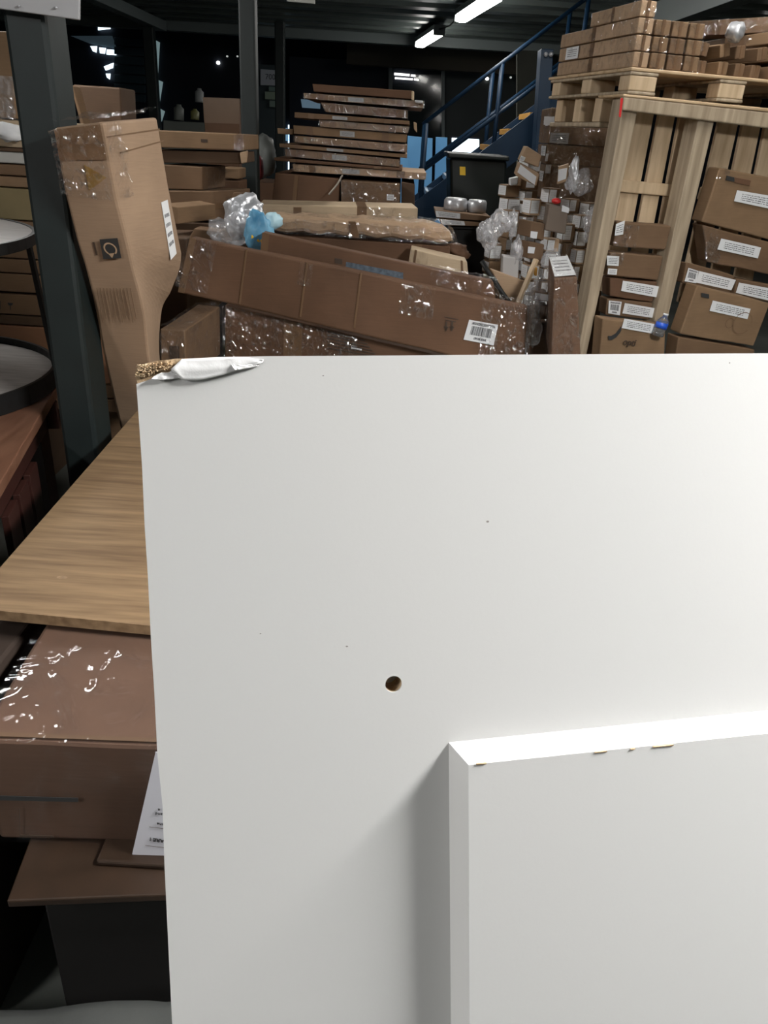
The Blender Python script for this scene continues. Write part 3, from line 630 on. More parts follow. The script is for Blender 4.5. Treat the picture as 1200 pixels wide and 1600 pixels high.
# ---- silver bag and blue bag on the long cartons
b0 = PY(385, 345, 3.62)
blob('foil_bag', b0 + Vector((-.01, .03, .01)), (.095, .06, .10), SILVER, amp=.3, seed=3, sub=4, label='crumpled silver plastic bag lying behind the longest carton', cat='bag')
T(hx('carton', b0.x - .12, b0.x + .1, 3.55, 3.72, 0, b0.z - .085, K6), 'plain dark carton holding up the silver bag', 'box')
blob('plastic_wrap', PY(362, 362, 3.5), (.08, .04, .06), FILM2, amp=.55, seed=11, sub=4, label='torn clear plastic wrap spilling left of the silver bag', cat='plastic wrap')
o = blob('blue_bag', PY(405, 365, 3.42), (.06, .03, .085), BLUEBAG, amp=.3, seed=6, sub=4, label='light blue plastic bag with a yellow band', cat='bag')
carton('', ((392, 366), (412, 376), (411, 383), (391, 373)), (0, .012, 0), 3.385, YEL, name='band', parent=o, amp=.004, n=(3, 2, 1))
blob('bag_neck', PY(425, 344, 3.45), (.04, .035, .035), mat('pale_blue_film', (.5, .75, .85), .3, bump=.6, scale=12), o, amp=.4, seed=2, sub=3)
# ================================================================== THE LEANING CARTON
lv = [((82, 200), (160, 190), (246, 183)), ((100, 300), (182, 308), (264, 290)), ((118, 372), (200, 380), (285, 396)), ((133, 420), (210, 424), (270, 452)), ((150, 490), (226, 488), (252, 494)), ((172, 600), (240, 600), (254, 600)), ((205, 760), (262, 760), (280, 760))]
Ys = (2.72, 2.70, 3.05)
rows = []
for l in lv:
    def lean(q, y0): d_ = ray(*q); return EYE + d_ * (y0 / (d_.y + .40 * d_.z))     # its top leans towards the viewer
    a, b, cc = lean(l[0], 2.07), lean(l[1], 2.06), lean(l[2], 2.33)
    if l is lv[-1]:
        for p_, y_ in ((a, 2.70), (b, 2.69), (cc, 2.95)): p_.z = .02; p_.y = y_
    rows.append([a, b, cc, a + (cc - b)])
fine = [rows[0], rows[1], rows[2]]
for i in range(2, len(rows) - 1):        # smooth bend of the crushed lower half
    A_, B_, C_, D_ = rows[i - 1], rows[i], rows[i + 1], rows[min(i + 2, len(rows) - 1)]
    for q_ in range(1, 7):
        t_ = q_ / 6
        fine.append([(b_ * 2 + (c_ - a_) * t_ + (a_ * 2 - b_ * 5 + c_ * 4 - d_) * t_ ** 2 + (b_ * 3 - a_ - c_ * 3 + d_) * t_ ** 3) * .5 for a_, b_, c_, d_ in zip(A_, B_, C_, D_)])
for p_ in fine[-1]: p_.z = .005
vs, fs = [], []; M_ = 6
for rw in fine:
    for k in range(4):
        for q_ in range(M_): vs.append(rw[k].lerp(rw[(k + 1) % 4], q_ / M_))
W_ = 4 * M_
for i in range(len(fine) - 1):
    for k in range(W_): fs.append([i * W_ + k, i * W_ + (k + 1) % W_, (i + 1) * W_ + (k + 1) % W_, (i + 1) * W_ + k])
fs += [list(range(W_)), [len(vs) - W_ + k for k in range(W_)]]
ln = mesh('carton', vs, fs, card('kraft_leaning', (.30, .205, .135))); T(ln, 'tall narrow carton leaning beside the thick post, recycling mark on its front', 'box')
bv = ln.modifiers.new('bevel', 'BEVEL'); bv.width = .008; bv.segments = 2; bv.limit_method = 'ANGLE'
def seg_c(i, j): # corner set of a slice of the leaning carton
    A, B = rows[i], rows[j]; return [A[0], A[1], B[1], B[0], A[3], A[2], B[2], B[3]]
c = seg_c(1, 2)
o = pixlabel(c, ln, ((157, 372), (185, 370), (191, 401), (163, 403)), INK, 'recycling_mark', off=.007, seg=(3, 3))
# ring arrow on the black square
cm = sum((PP(x, y, c[0], face_n(c, 'front')) for x, y in ((157, 372), (185, 370), (191, 401), (163, 403))), Vector()) / 4
e1 = (c[1] - c[0]).normalized(); nn = face_n(c, 'front'); e2 = nn.cross(e1) * (1 if nn.cross(e1).z > 0 else -1)
vs, fs = [], []; R1, R2 = .019, .0145
for i in range(25):
    a = math.radians(-50 + i * 290 / 24); d = e1 * math.cos(a) + e2 * math.sin(a)
    for r in (R1, R2): vs.append(cm + d * r + nn * .0085)
    if i: fs.append([2 * i - 2, 2 * i, 2 * i + 1, 2 * i - 1])
k = len(vs); d = cm - e2 * .020 + nn * .0085; vs += [d + e1 * .009 + e2 * .009, d - e1 * .009 + e2 * .005, d - e1 * .001 - e2 * .008]; fs.append([k, k + 1, k + 2])
mesh('print', vs, fs, K1, ln)
pixlabel(c, ln, ((145, 378), (148, 378), (153, 398), (150, 398)), INKB, 'print')
c = seg_c(3, 4)
for i in range(11):
    x = 152 + i * 5.2; pixlabel(c, ln, ((x, 448), (x + 1.6, 447.6), (x + 11, 502 - (i % 3) * 6), (x + 9.5, 502 - (i % 3) * 6)), PRINT, 'print', off=.007)
c = seg_c(0, 1)
pixlabel(c, ln, ((132, 257), (167, 277), (140, 297), (139, 296)), mat('amber_triangle', (.28, .16, .04), .6), 'warning_triangle')
# label and seams on the wide side
c2 = [rows[1][1], rows[1][2], rows[2][2], rows[2][1]] + [p + (rows[1][0] - rows[1][1]) for p in (rows[1][1], rows[1][2], rows[2][2], rows[2][1])]
lbm = label_mat('label_side', 'text')
c3 = corners(c2[:4], c2[4] - c2[0])
patch('label', c3, 'front', None, LTXT, ln, pts=unproj(c3, ((251, 316), (261, 312), (275, 396), (266, 406))), label='white address label on the wide side')
c4s = [rows[0][1], rows[0][2], rows[1][2], rows[1][1]]; c4c = corners(c4s, c2[4] - c2[0])
for pt in (((166, 213), (250, 201), (250, 203), (167, 215)), ((187, 238), (256, 219), (256, 221), (188, 240))):
    patch('flap_edge', c4c, 'front', None, K3, ln, pts=unproj(c4c, pt))
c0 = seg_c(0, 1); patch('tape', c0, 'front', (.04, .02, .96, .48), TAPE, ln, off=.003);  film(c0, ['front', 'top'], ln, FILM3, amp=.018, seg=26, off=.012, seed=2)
film(c4c, ['front'], ln, rect=(-.03, 0, .22, 1.0), amp=.014, seg=20, off=.01, seed=5)
# ================================================================== LEFT: RACKED BOARDS AND TABLES
def strip(y0, y1, m, lb, x1=120, D=.5, Y=3.3, x0=-160, name='board', cat='board', **k):
    s = .02
    return carton(lb, ((x0, y0 - .06 * (60 - x0) + 3.6), (x1, y0 + .06 * (x1 - 60) + 3.6), (x1, y1 + .06 * (x1 - 60) + 3.6), (x0, y1 - .06 * (60 - x0) + 3.6)), (0, D, 0), Y, m, cat, name, **k)
strip(187, 196, K5, 'topmost pale board at the left edge behind the post', 70)
o, c = carton('orange brown carton wrapped in clear plastic at the left edge', ((-120, 40), (18, 50), (24, 186), (-110, 180)), (0, .4, 0), 3.35, K2, n=(4, 4, 2), amp=.006)
film(c, ['front'], o, FILM2, rect=(.55, .5, 1.02, 1), amp=.03)
blob('tissue', PY(14, 206, 3.22), (.06, .05, .03), mat('tissue_white', (.75, .75, .76), .8, bump=.4, scale=20), amp=.5, label='crumpled white tissue lying on the racked boards', cat='tissue')
strip(197, 229, K5, 'thick pale cream carton second down at the left edge', 90, n=(2, 1, 1))
strip(230, 236, K6, 'thin dark board under the cream carton', 80)
strip(237, 254, mat('grey_board', (.46, .45, .42), .5), 'pale grey white board third down at the left edge', 90)
strip(256, 273, K3, 'brown flat pack under the pale grey board', 95, name='flat_pack', cat='flat pack')
strip(275, 291, K2, 'brown flat pack lying on the tall olive carton', 95, name='flat_pack', cat='flat pack')
strip(293, 342, mat('olive_card', (.20, .155, .075), .7, var=.1), 'tall olive brown carton behind the upper round top', 110, name='carton', cat='box')
strip(344, 402, K3, 'brown carton hidden behind the upper round top', 120, name='carton', cat='box')
strip(404, 425, K3, 'brown flat pack just under the upper round top', 135, name='flat_pack', cat='flat pack')
strip(427, 455, K3, 'wider brown flat pack in the middle of the left rack', 150, name='flat_pack', cat='flat pack')
o, c = strip(459, 490, K3, 'brown flat pack with a small umbrella print', 160, name='flat_pack', cat='flat pack')
pixlabel(c, o, ((12, 473), (21, 473.5), (19, 477), (14, 477)), INK, 'print'); pixlabel(c, o, ((16, 477), (17, 477), (17, 484), (16, 484)), INK, 'print'); pixlabel(c, o, ((-3, 470), (1, 470), (1, 483), (-3, 483)), INK, 'print')
strip(492, 506, K6, 'dark board under the umbrella printed pack', 165)
strip(508, 590, mat('rust_card', (.27, .13, .07), .6, var=.1), 'rust brown carton behind the lower round top', 172, name='carton', cat='box')
strip(592, 612, K3, 'brown pack low behind the thick post', 178, name='flat_pack', cat='flat pack')
strip(614, 634, K3, 'lowest visible brown pack behind the thick post', 184, name='flat_pack', cat='flat pack')
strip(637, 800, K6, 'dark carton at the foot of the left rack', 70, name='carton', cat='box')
# red-brown table
tz = .75
p1, p2 = PZ(88, 605, tz), PZ(0, 755, tz); d = (p2 - p1); d.z = 0; d.normalize(); s = Vector((d.y, -d.x, 0))  # d towards camera
if s.x > 0: s = -s
A = p1 - d * .02; B = p1 + d * 1.12
tb = empty('table', (A + B) / 2 + s * .4 - Vector((0, 0, tz)), 'red brown wooden table at the left edge, dusty top', 'table')
def slab(nm, pts, th, m, par, ch=.003):
    pts = [Vector(p) for p in pts]; return hexa(nm, pts + [p - Vector((0, 0, th)) for p in pts], m, par, ch=ch)
slab('tabletop', [A + s * .9, A, B, B + s * .9], .035, REDW, tb)
i_ = .05
for (u, v) in ((A + d * .05, A + d * .05 + s * .8), (B - d * .05, B - d * .05 + s * .8), (A + d * .05 + s * .05, B - d * .05 + s * .05), (A + d * .05 + s * .85, B - d * .05 + s * .85)):
    bar('apron', u - Vector((0, 0, .09)), v - Vector((0, 0, .09)), .022, .1, REDD, tb)
for p in (A + d * .08 + s * .08, B - d * .08 + s * .08, A + d * .08 + s * .8, B - d * .08 + s * .8):
    bar('leg', Vector((p.x, p.y, 0)), Vector((p.x, p.y, tz - .04)), .07, .07, REDD, tb)
for k in range(3):      # ribs of the dark side panel under the front edge
    q = B - d * (.45 + .14 * k) + s * .03; bar('side_slat', Vector((q.x, q.y, .08)), Vector((q.x, q.y, tz - .14)), .02, .11, REDD, tb, up=Vector((d.x, d.y, 0)))
# two-tier round table
cx, cy = -1.66, 2.44; R = .50
rt = empty('round_table', (cx, cy, tz), 'round two tier side table with black rims, standing on the red brown table', 'table')
def disc(nm, ctr, r, z0, z1, m, par, n=64, inner=0):
    vs, fs = [], []
    for i in range(n):
        a = 2 * math.pi * i / n; dx, dy = math.cos(a), math.sin(a)
        for rr, z in (((r, z0), (r, z1), (inner, z1), (inner, z0)) if inner else ((r, z0), (r, z1))): vs.append((ctr[0] + dx * rr, ctr[1] + dy * rr, z))
    q = 4 if inner else 2
    for i in range(n):
        j = (i + 1) % n
        for k in range(q if inner else 1): fs.append([i * q + k, j * q + k, j * q + (k + 1) % q, i * q + (k + 1) % q])
    if not inner: fs.append([i * 2 + 1 for i in range(n)]); fs.append([i * 2 for i in range(n)])
    return mesh(nm, vs, fs, m, par)
disc('lower_top', (cx, cy), R - .012, .775, .79, MARB, rt); disc('lower_rim', (cx, cy), R, .752, .815, BLACK, rt, inner=R - .012)
ux, uy, uR, uz = -1.86, 2.25, .74, 1.262
ux, uy, uR, uz = -1.72, 2.36, .58, 1.26
disc('upper_top', (ux, uy), uR - .012, uz - .02, uz - .002, MARB, rt); disc('upper_rim', (ux, uy), uR, uz - .032, uz, BLACK, rt, inner=uR - .012)
for k in range(4):
    a = math.radians(15 + 90 * k); c_, s_ = math.cos(a), math.sin(a)
    bar('leg', (cx + c_ * (R + .005), cy + s_ * (R + .005), .752), (ux + c_ * (uR - .02), uy + s_ * (uR - .02), uz - .03), .016, .016, BLACK, rt)
# ================================================================== LEFT FOREGROUND
A, B = PZ(0, 885, .75), PZ(215, 640, .75); F1, F2 = PZ(0, 954, .75), PZ(235, 977, .75)
def inter(a, b, c, d):
    r = b - a; s = d - c; k = r.x * s.y - r.y * s.x; t = ((c - a).x * s.y - (c - a).y * s.x) / k; return a + r * t
FL = inter(A, B, F1, F2); fd = (F2 - F1).normalized(); FR = FL + fd * 1.0; BL = A + (B - A) * .995; BR = BL + fd * 1.0
o = slab('oak_board', [BL, BR, FR, FL], .022, OAKM, None); T(o, 'pale oak effect board lying flat left of the white panel', 'board')
nb = Vector((fd.y, -fd.x, 0)); nb = nb if nb.y < 0 else -nb
e = [FL + nb * .0008, FR + nb * .0008, FR + nb * .0008 - Vector((0, 0, .022)), FL + nb * .0008 - Vector((0, 0, .022))]
hexa('edge_band', e + [p - nb * .001 for p in e], OAKE, o, ch=.0002)
kn = PZ(97, 902, .7506)
vs, fs = [], []
for i in range(16): a = i * math.pi / 8; vs.append(kn + Vector((.011 * math.cos(a), .006 * math.sin(a), 0)))
mesh('knot', vs, [list(range(16))], OAKE, o)
# wrapped carton under the board
zt = .716
FLc, FRc = PZ(-60, 1154, zt), PZ(243, 1165, zt); BLc = PZ(72, 974, zt)
fd2 = (FRc - FLc).normalized(); L0 = PZ(0, 1092, zt); lx = inter(L0, BLc, FLc, FRc)
c = [lx, lx + fd2 * .85, lx + fd2 * .85 - Vector((0, 0, .222)), lx - Vector((0, 0, .222))]
bd = (BLc - L0).normalized() * .85
cc = c + [p + bd for p in c]
o = hexa('carton', cc, card('kraft_wrapped', (.095, .054, .036)), None, ch=.008, n=(8, 3, 8), amp=.002); T(o, 'film wrapped brown carton carrying the oak board', 'box')
film(cc, ['top', 'front'], o, film_mat('tight_film', .05, .012, .13, 9, .06), amp=.003, seg=30, off=.004, seed=31)
pixlabel(cc, o, ((-8, 1239), (124, 1243), (124, 1249), (-8, 1246)), INK, 'print', off=.005)
pixlabel(cc, o, ((32, 1260), (33, 1260), (34, 1302), (33, 1302)), INKB, 'print', off=.005); pixlabel(cc, o, ((33, 1300), (86, 1302), (86, 1304), (33, 1302)), INKB, 'print', off=.005)
patch('flap_edge', cc, 'top', (0, .985, 1, .995), K6, o, off=.003)
# dark carton at the far left edge
q = [PZ(-200, 985, .62), PZ(22, 985, .62)]
T(hx('carton', -1.3, -.70, .88, 1.38, 0, .68, mat('very_dark_card', (.03, .018, .012), .8), ch=.006), 'dark carton at the left edge behind the wrapped one', 'box')
# paper sheet taped to the wrapped carton, printed upside down
pn = Vector((fd2.y, -fd2.x, 0)); pn = pn if pn.y < 0 else -pn; p0 = lx + pn * .03
pq = [PP(243, 1175, p0, pn), PP(330, 1185, p0, pn), PP(330, 1353, p0, pn), PP(206, 1336, p0, pn)]
o = hexa('instruction_sheet', pq + [p - pn * .001 for p in pq], mat('sheet_white', (.66, .66, .72), .7), None, ch=.0003, n=(4, 6, 1)); T(o, 'white printed sheet hanging upside down beside the wrapped carton', 'paper')
r_ = (pq[3] - pq[2]).normalized(); u_ = (pq[2] - pq[1]).normalized()
def sheet_text(s, px, py, size, bold=0):   # right end of the line at the pixel, text runs right-to-left on screen
    text('print', s, PP(px, py, p0 + pn * .0015, pn), r_, u_, size, INK, o, bold)
sheet_text('TARE !', 263, 1313, .0105, .0002); sheet_text('of the', 264, 1288, .0082); sheet_text('and', 254, 1271, .0082); sheet_text('a', 250, 1264, .0082)
for yy in (1292, 1321):
    a, b = PP(233 if yy < 1300 else 227, yy, p0 + pn * .001, pn), PP(330, yy + 12, p0 + pn * .001, pn); bar('rule', a, b, .0006, .0006, INKB, o, ch=.0001)
# lower brown slab on dark cabinet
zb = .49
f0, f1 = PZ(10, 1408, zb), PZ(255, 1398, zb); b0 = PZ(45, 1315, zb); fd3 = (f1 - f0).normalized(); bd3 = (b0 - f0)
cb = empty('low_cabinet', (f0.x + .4, f0.y + .3, 0), 'low dark cabinet with a brown top under the wrapped carton', 'cabinet')
F0 = f0; TR = f0 + fd3 * .9; back = bd3.normalized() * .62
q = [F0, TR, TR - Vector((0, 0, .016)), F0 - Vector((0, 0, .016))]
hexa('top_panel', q + [p + back for p in q], wood_mat('brown_top', (.03, .016, .009), (.02, .011, .006), (3, 3, 3), .45), cb, ch=.003)
DKB = mat('dark_cabinet_face', (.005, .004, .0035), .75)
q = [F0 + fd3 * .02 + back * .12 - Vector((0, 0, .018)), TR - fd3 * .02 + back * .12 - Vector((0, 0, .018))]; q += [Vector((q[1].x, q[1].y, 0.002)), Vector((q[0].x, q[0].y, 0.002))]
hexa('body', q + [p + back * .86 for p in q], DKB, cb)
q2 = [p - back * .03 for p in q]; q2[2] = q2[2] + Vector((0, 0, .05)); q2[3] = q2[3] + Vector((0, 0, .05))
hexa('door', [p + (fd3 * .01 if i in (0, 3) else fd3 * -.45) for i, p in enumerate(q2)] + [p + (fd3 * .01 if i in (0, 3) else fd3 * -.45) + back * .025 for i, p in enumerate(q2)], DKB, cb, ch=.003)
# carton block between cabinet and the wrapped carton
c = [PZ(150, 1352, zb + .002), None, None, None]; p = c[0]
cq = [Vector((p.x, p.y, .502)), Vector((p.x + .4, p.y, .502)), Vector((p.x + .4, p.y, zb + .001)), Vector((p.x, p.y, zb + .001))]
T(hexa('carton', cq + [v + Vector((0, .25, 0)) for v in cq], bpy.data.materials['brown_top']), 'flat brown packing piece between the low cabinet and wrapped carton', 'box')
# grey dust sheet on the floor by the cabinet foot
gv, gf = [], []
def sm(a, b, x): t = max(0, min(1, (x - a) / (b - a))); return t * t * (3 - 2 * t)
for j in range(25):
    for i in range(31):
        x = -.95 + i * .03; y = .22 + j * .0255
        hgt = .26 * sm(.22, .36, y) * sm(.835, .77, y) * sm(-.95, -.80, x) * (.75 + .35 * sm(-.7, -.25, x))
        z = hgt + .02 * noise.noise(Vector((x * 5, y * 5, 2))) + .012 * noise.noise(Vector((x * 14, y * 14, 7))) + .012
        gv.append((x, y, max(.006, z)))
for j in range(24):
    for i in range(30): a = j * 31 + i; gf.append([a, a + 1, a + 32, a + 31])
o = mesh('dust_sheet', gv, gf, mat('sheet_grey_green', (.05, .053, .05), .9, bump=.3, scale=30), smooth=True); T(o, 'grey green dust sheet heaped on the floor in front of the low cabinet', 'cloth')
# ================================================================== THE WHITE PANEL
hcam = Vector((6767, -307, 1186)).normalized(); vcam = Vector((103, 8265, 1186)).normalized(); vcam = (vcam - vcam.dot(hcam) * hcam).normalized()
H, V = cam2w(hcam), cam2w(vcam); NN = H.cross(V)
if NN.y < 0: NN = -NN                        # NN points away from the camera
P0 = EYE + ray(615, 1069) * .47
def Q(x, y, off=0): return PP(x, y, P0 + NN * off, NN)
O_ = Q(213, 566)
def HV(p): d = p - O_; return d.dot(H), d.dot(V)
def W(s, t, off=0): return O_ + H * s + V * t + NN * off
bt = O_.z / -V.z - .003                      # run down to the floor
pw = .62
wp = empty('white_panel', W(pw / 2, bt), 'large white laminated panel with a chipped top left corner', 'panel')
left = [HV(Q(x, y)) for x, y in ((213, 600), (217, 640), (222, 730), (227, 820), (231, 900), (237, 1000), (241, 1080), (247, 1180), (254, 1260), (258, 1350), (264, 1500), (270, 1600))]
left = [(a - .001 * (i % 2) * .4, b) for i, (a, b) in enumerate(left)]
top = [HV(Q(x, y)) for x, y in ((240, 591), (262, 583), (270, 577), (282, 567), (284, 561), (300, 560), (340, 558), (420, 556.5), (520, 556), (620, 555.5), (800, 554), (1000, 553), (1200, 552))]
outer = [(left[-1][0] - .002, bt)] + left[::-1] + top + [(pw, top[-1][1]), (pw, bt)]
hc = HV(Q(615, 1069)); hr = 13.2 / FPX * .47
hole = [(hc[0] + hr * math.cos(i * math.pi / 16), hc[1] + hr * math.sin(i * math.pi / 16)) for i in range(32)]
prism('front_laminate', [W(*p) for p in outer], [[W(*p) for p in hole]], NN, .0012, WHITE, wp)
# particle board core: full corner, a little rough
core = [(left[-1][0] - .001, bt)] + [(a + .0006, b) for a, b in left[::-1]] + [HV(Q(x, y)) for x, y in ((212, 590), (211, 578), (216, 571), (226, 568), (236, 566), (247, 563), (262, 562), (275, 560), (300, 560), (420, 557.5), (700, 555.5), (1000, 553.5), (1200, 552.8))] + [(pw - .0005, top[-1][1] + .0005), (pw - .0005, bt)]
prism('particle_board_core', [W(*p, .0013) for p in core], [[W(*p, .0013) for p in hole]], NN, .0155, CHIP, wp)
prism('back_laminate', [W(*p, .0170) for p in core], [], NN, .001, WHITE, wp)
# crumbly chips in the broken corner
bm = bmesh.new(); random.seed(3)
gx, gy = 30, 16
for i in range(220):
    x = 213 + random.random() * 56; y = 564 + random.random() * 27
    if y > 592 - (x - 213) * .32 or y < 571 - (x - 213) * .12: continue
    p = Q(x, y, .0009 - random.random() * .0008)
    M = Matrix.Translation(p - ORI[wp.name]) @ Matrix.Rotation(random.random() * 6, 4, Vector((random.random(), random.random(), random.random())).normalized()) @ Matrix.Diagonal((.0009 + .0007 * random.random(), .0005, .0005, 1))
    bmesh.ops.create_icosphere(bm, subdivisions=1, radius=1, matrix=M)
me = bpy.data.meshes.new('wood_crumbs'); bm.to_mesh(me); bm.free(); me.materials.append(CHIP)
o = bpy.data.objects.new('wood_crumbs', me); COL.objects.link(o); o.parent = wp; o['kind'] = 'stuff'; ORI[o.name] = ORI[wp.name]
# torn, lifted laminate
def torn(pts, lift, seed, fold=None):
    U, Vn = 26, 8; vs, fs = [], []
    for j in range(Vn + 1):
        for i in range(U + 1):
            a, b = i / U, j / Vn
            k = a * (len(pts) - 1); i0 = min(int(k), len(pts) - 2); f = k - i0
            t = [pts[i0][0][m] * (1 - f) + pts[i0 + 1][0][m] * f for m in (0, 1)]; bo = [pts[i0][1][m] * (1 - f) + pts[i0 + 1][1][m] * f for m in (0, 1)]
            x, y = t[0] * (1 - b) + bo[0] * b, t[1] * (1 - b) + bo[1] * b
            z = -.0006 - lift * math.sin(min(1, b * 1.0) * math.pi * .5) * (1 - a) ** .6 - .0006 * noise.noise(Vector((a * 6, b * 3, seed)))
            vs.append(Q(x, y, z))
    for j in range(Vn):
        for i in range(U): q = j * (U + 1) + i; fs.append([q, q + 1, q + U + 2, q + U + 1])
    o = mesh('torn_laminate', vs, fs, WHITE_T, wp, smooth=True)
    so = o.modifiers.new('s', 'SOLIDIFY'); so.thickness = .0004; return o
torn([((284, 561), (267, 577)), ((300, 560.5), (285, 594)), ((330, 559), (312, 594)), ((362, 558), (350, 585)), ((385, 558.5), (378, 576)), ((404, 561), (402, 569)), ((412, 562), (410, 566))], .002, 1)
torn([((240, 588), (236, 592)), ((252, 582), (250, 594)), ((262, 582), (270, 592)), ((268, 582), (288, 590))], .002, 5)
torn([((360, 566), (366, 578)), ((366, 566), (374, 578)), ((384, 568), (404, 571))], .0028, 9)
# raised field with mitred sloping edges
b0s, b0t = HV(Q(701, 1160)); hh, ii = .0155, .0085
rs, rb = pw - b0s, bt - b0t * .9
O4 = [(b0s, b0t), (rs, b0t), (rs, rb), (b0s, rb)]; I4 = [(b0s + ii, b0t + ii), (rs - ii, b0t + ii), (rs - ii, rb - ii), (b0s + ii, rb - ii)]
rf = prism('raised_field', [W(*p, -hh) for p in I4], [], NN, hh - .0002, WHITE, wp)
for k in range(4):
    a, b, c_, d_ = O4[k], O4[(k + 1) % 4], I4[(k + 1) % 4], I4[k]
    base = [W(*a, -.0001), W(*b, -.0001), W(*c_, -.0001), W(*d_, -.0001)]; e = .0002
    vs = [W(*a, -.0001), W(*b, -.0001), W(*c_, -hh), W(*d_, -hh), W(*c_, -.0001), W(*d_, -.0001)]
    mesh('moulding', vs, [[0, 1, 2, 3], [3, 2, 4, 5], [0, 3, 5], [1, 4, 2], [0, 5, 4, 1]], WHITE, wp)
# small chips of brown along the field's top edge and specks in the laminate
for x0, x1, y in ((929, 948, 1175.5), (1020, 1052, 1167), (744, 760, 1194), (985, 992, 1170.5)):
    a, b = Q(x0, y, -hh - .0001), Q(x1, y - (x1 - x0) * .096, -hh - .0001); bar('edge_chip', a, b, .0012, .0009, CHIP, wp, ch=.0002)
for x, y, r in ((762, 815, 2.6), (542, 1010, 2.2), (407, 990, 1.4), (505, 587, 1.5), (1140, 567, 1.6)):
    p = Q(x, y, -.0001); rr = r / FPX * .45
    mesh('nick', [p + H * rr * math.cos(i) + V * rr * .7 * math.sin(i) for i in range(6)], [list(range(6))], mat('nick_grey', (.35, .33, .31), .8) if 'nick_grey' not in bpy.data.materials else bpy.data.materials['nick_grey'], wp)
# ================================================================== RIGHT: CRATE, PALLET
th = math.radians(15.07); FD = Vector((math.cos(th), math.sin(th), 0)); GD = Vector((-math.sin(th), math.cos(th), 0)); CY = 3.6
C0 = PY(976, 153, CY)
def PC(x, y, off=0): return PP(x, y, C0 + GD * off, GD)
def cq(name, pts, d, m, parent, off=0, **k):
    q = [PC(x, y, off) for x, y in pts]; return hexa(name, q + [p + GD * d for p in q], m, parent, **k), q + [p + GD * d for p in q]
g0 = PC(903, 560); g0.z = 0
crt = empty('wooden_crate', g0, 'tall pale pine crate standing at the right, slatted back', 'crate')
def toFloor(a, b):         # pixel direction continued to the floor on the crate plane
    p, q = PC(*a), PC(*b); t = (0.0 - p.z) / (q.z - p.z); return p + (q - p) * t
def upright(tl, tr, bl, br, off, d, m, nm='post'):
    P = [PC(*tl, off), PC(*tr, off)]; L = PC(*bl, off); R_ = PC(*br, off)
    B2 = P[1] + (R_ - P[1]) * (P[1].z / (P[1].z - R_.z)); B1 = P[0] + (L - P[0]) * (P[0].z / (P[0].z - L.z))
    q = [P[0], P[1], B2, B1]; return hexa(nm, q + [p + GD * d for p in q], m, crt, ch=.004)
upright((976, 152), (1000, 156), (903, 552), (917, 552), 0, .10, PINE2)
upright((1096, 166), (1121, 169), (1027, 480), (1047, 483), 0, .10, PINE2)
upright((1305, 190), (1330, 193), (1250, 490), (1272, 493), 0, .10, PINE2)
cq('top_rail', ((974, 151), (1340, 190.6), (1340, 218), (973, 172)), .03, PINE2, crt, -.032)
cq('top_board', ((974, 146.5), (1340, 182.5), (1340, 189.5), (974, 151.2)), .22, PINEH, crt, -.034)
PD = .17
pl = [((993, 172), (1024, 176), (1003, 285), (972, 281)), ((1029, 176), (1057, 180), (1036, 287), (1008, 284)), ((1061, 180), (1091, 184), (1068, 290), (1041, 287)),
      ((1123, 186), (1156, 190), (1131, 300), (1098, 296)), ((1160, 190), (1191, 194), (1168, 304), (1137, 300)), ((1195, 194), (1228, 198), (1205, 308), (1173, 304))]
for i, q in enumerate(pl):
    q = [(q[0][0] + 1.5, q[0][1]), (q[1][0] - 1.5, q[1][1]), (q[2][0] - 1.5, q[2][1]), (q[3][0] + 1.5, q[3][1])]; k = 2.6; q[2] = (q[1][0] + (q[2][0] - q[1][0]) * k, q[1][1] + (q[2][1] - q[1][1]) * k); q[3] = (q[0][0] + (q[3][0] - q[0][0]) * k, q[0][1] + (q[3][1] - q[0][1]) * k)
    cq('plank', q, .02, PINE, crt, PD, ch=.003)
cq('mid_rail', ((962, 280), (1074, 290), (1070, 309), (956, 299)), .022, PINE, crt, PD - .024)
cq('mid_rail', ((1098, 292), (1230, 306), (1228, 326), (1092, 312)), .022, PINE, crt, PD - .024)
cq('red_mark', ((970, 153), (974, 153), (970, 184), (967, 182)), .002, RED, crt, -.036)
for px_ in (952, 1083):      # low depth beams of the crate
    p = PC(px_, 400, .1); bar('side_beam', Vector((p.x, p.y, .16)), Vector((p.x, p.y, .16)) + GD * .3, .09, .09, PINE2, crt)
hexa('floor_board', [v for v in wbox(*(PC(1070, 500, .5).x, PC(1070, 500, .5).y, .08), 1.0, .85, .03, th)], PINE2, crt)
# pallet on top of the crate
NC = PC(987, 104.5, -.03); ztop = NC.z; zbot = PC(974, 147.5, -.03).z + .003; ph = ztop - zbot
pal = empty('pallet', Vector((NC.x, NC.y, zbot)), 'pale wooden pallet on top of the crate carrying long parcels', 'pallet')
def lb(f0, f1, g0, g1, z0, z1): # local box of the pallet frame
    o = Vector((NC.x, NC.y, 0)); q = [o + FD * a + GD * g0 + Vector((0, 0, z)) for a, z in ((f0, z1), (f1, z1), (f1, z0), (f0, z0))]
    return q + [p + GD * (g1 - g0) for p in q]
PLN, PWD = 1.15, .80
hh_ = ph
for k, g in enumerate((0, .118, .236, .354, .472, .59, .685)):
    hexa('deck_board', lb(0, PLN, g, g + .115, zbot + hh_ * .86, zbot + hh_), PINEH, pal)
for f in (0, .42, 1.01):
    hexa('runner', lb(f, f + .13, 0, PWD - .03, zbot + hh_ * .72, zbot + hh_ * .85), PINE2, pal)
    hexa('bottom_board', lb(f, f + .13, 0, PWD - .03, zbot, zbot + hh_ * .13), PINE2, pal)
    for g in (0, .34, .655): hexa('block', lb(f + .003, f + .127, g + .002, g + .09, zbot + hh_ * .135, zbot + hh_ * .715), PINE, pal)
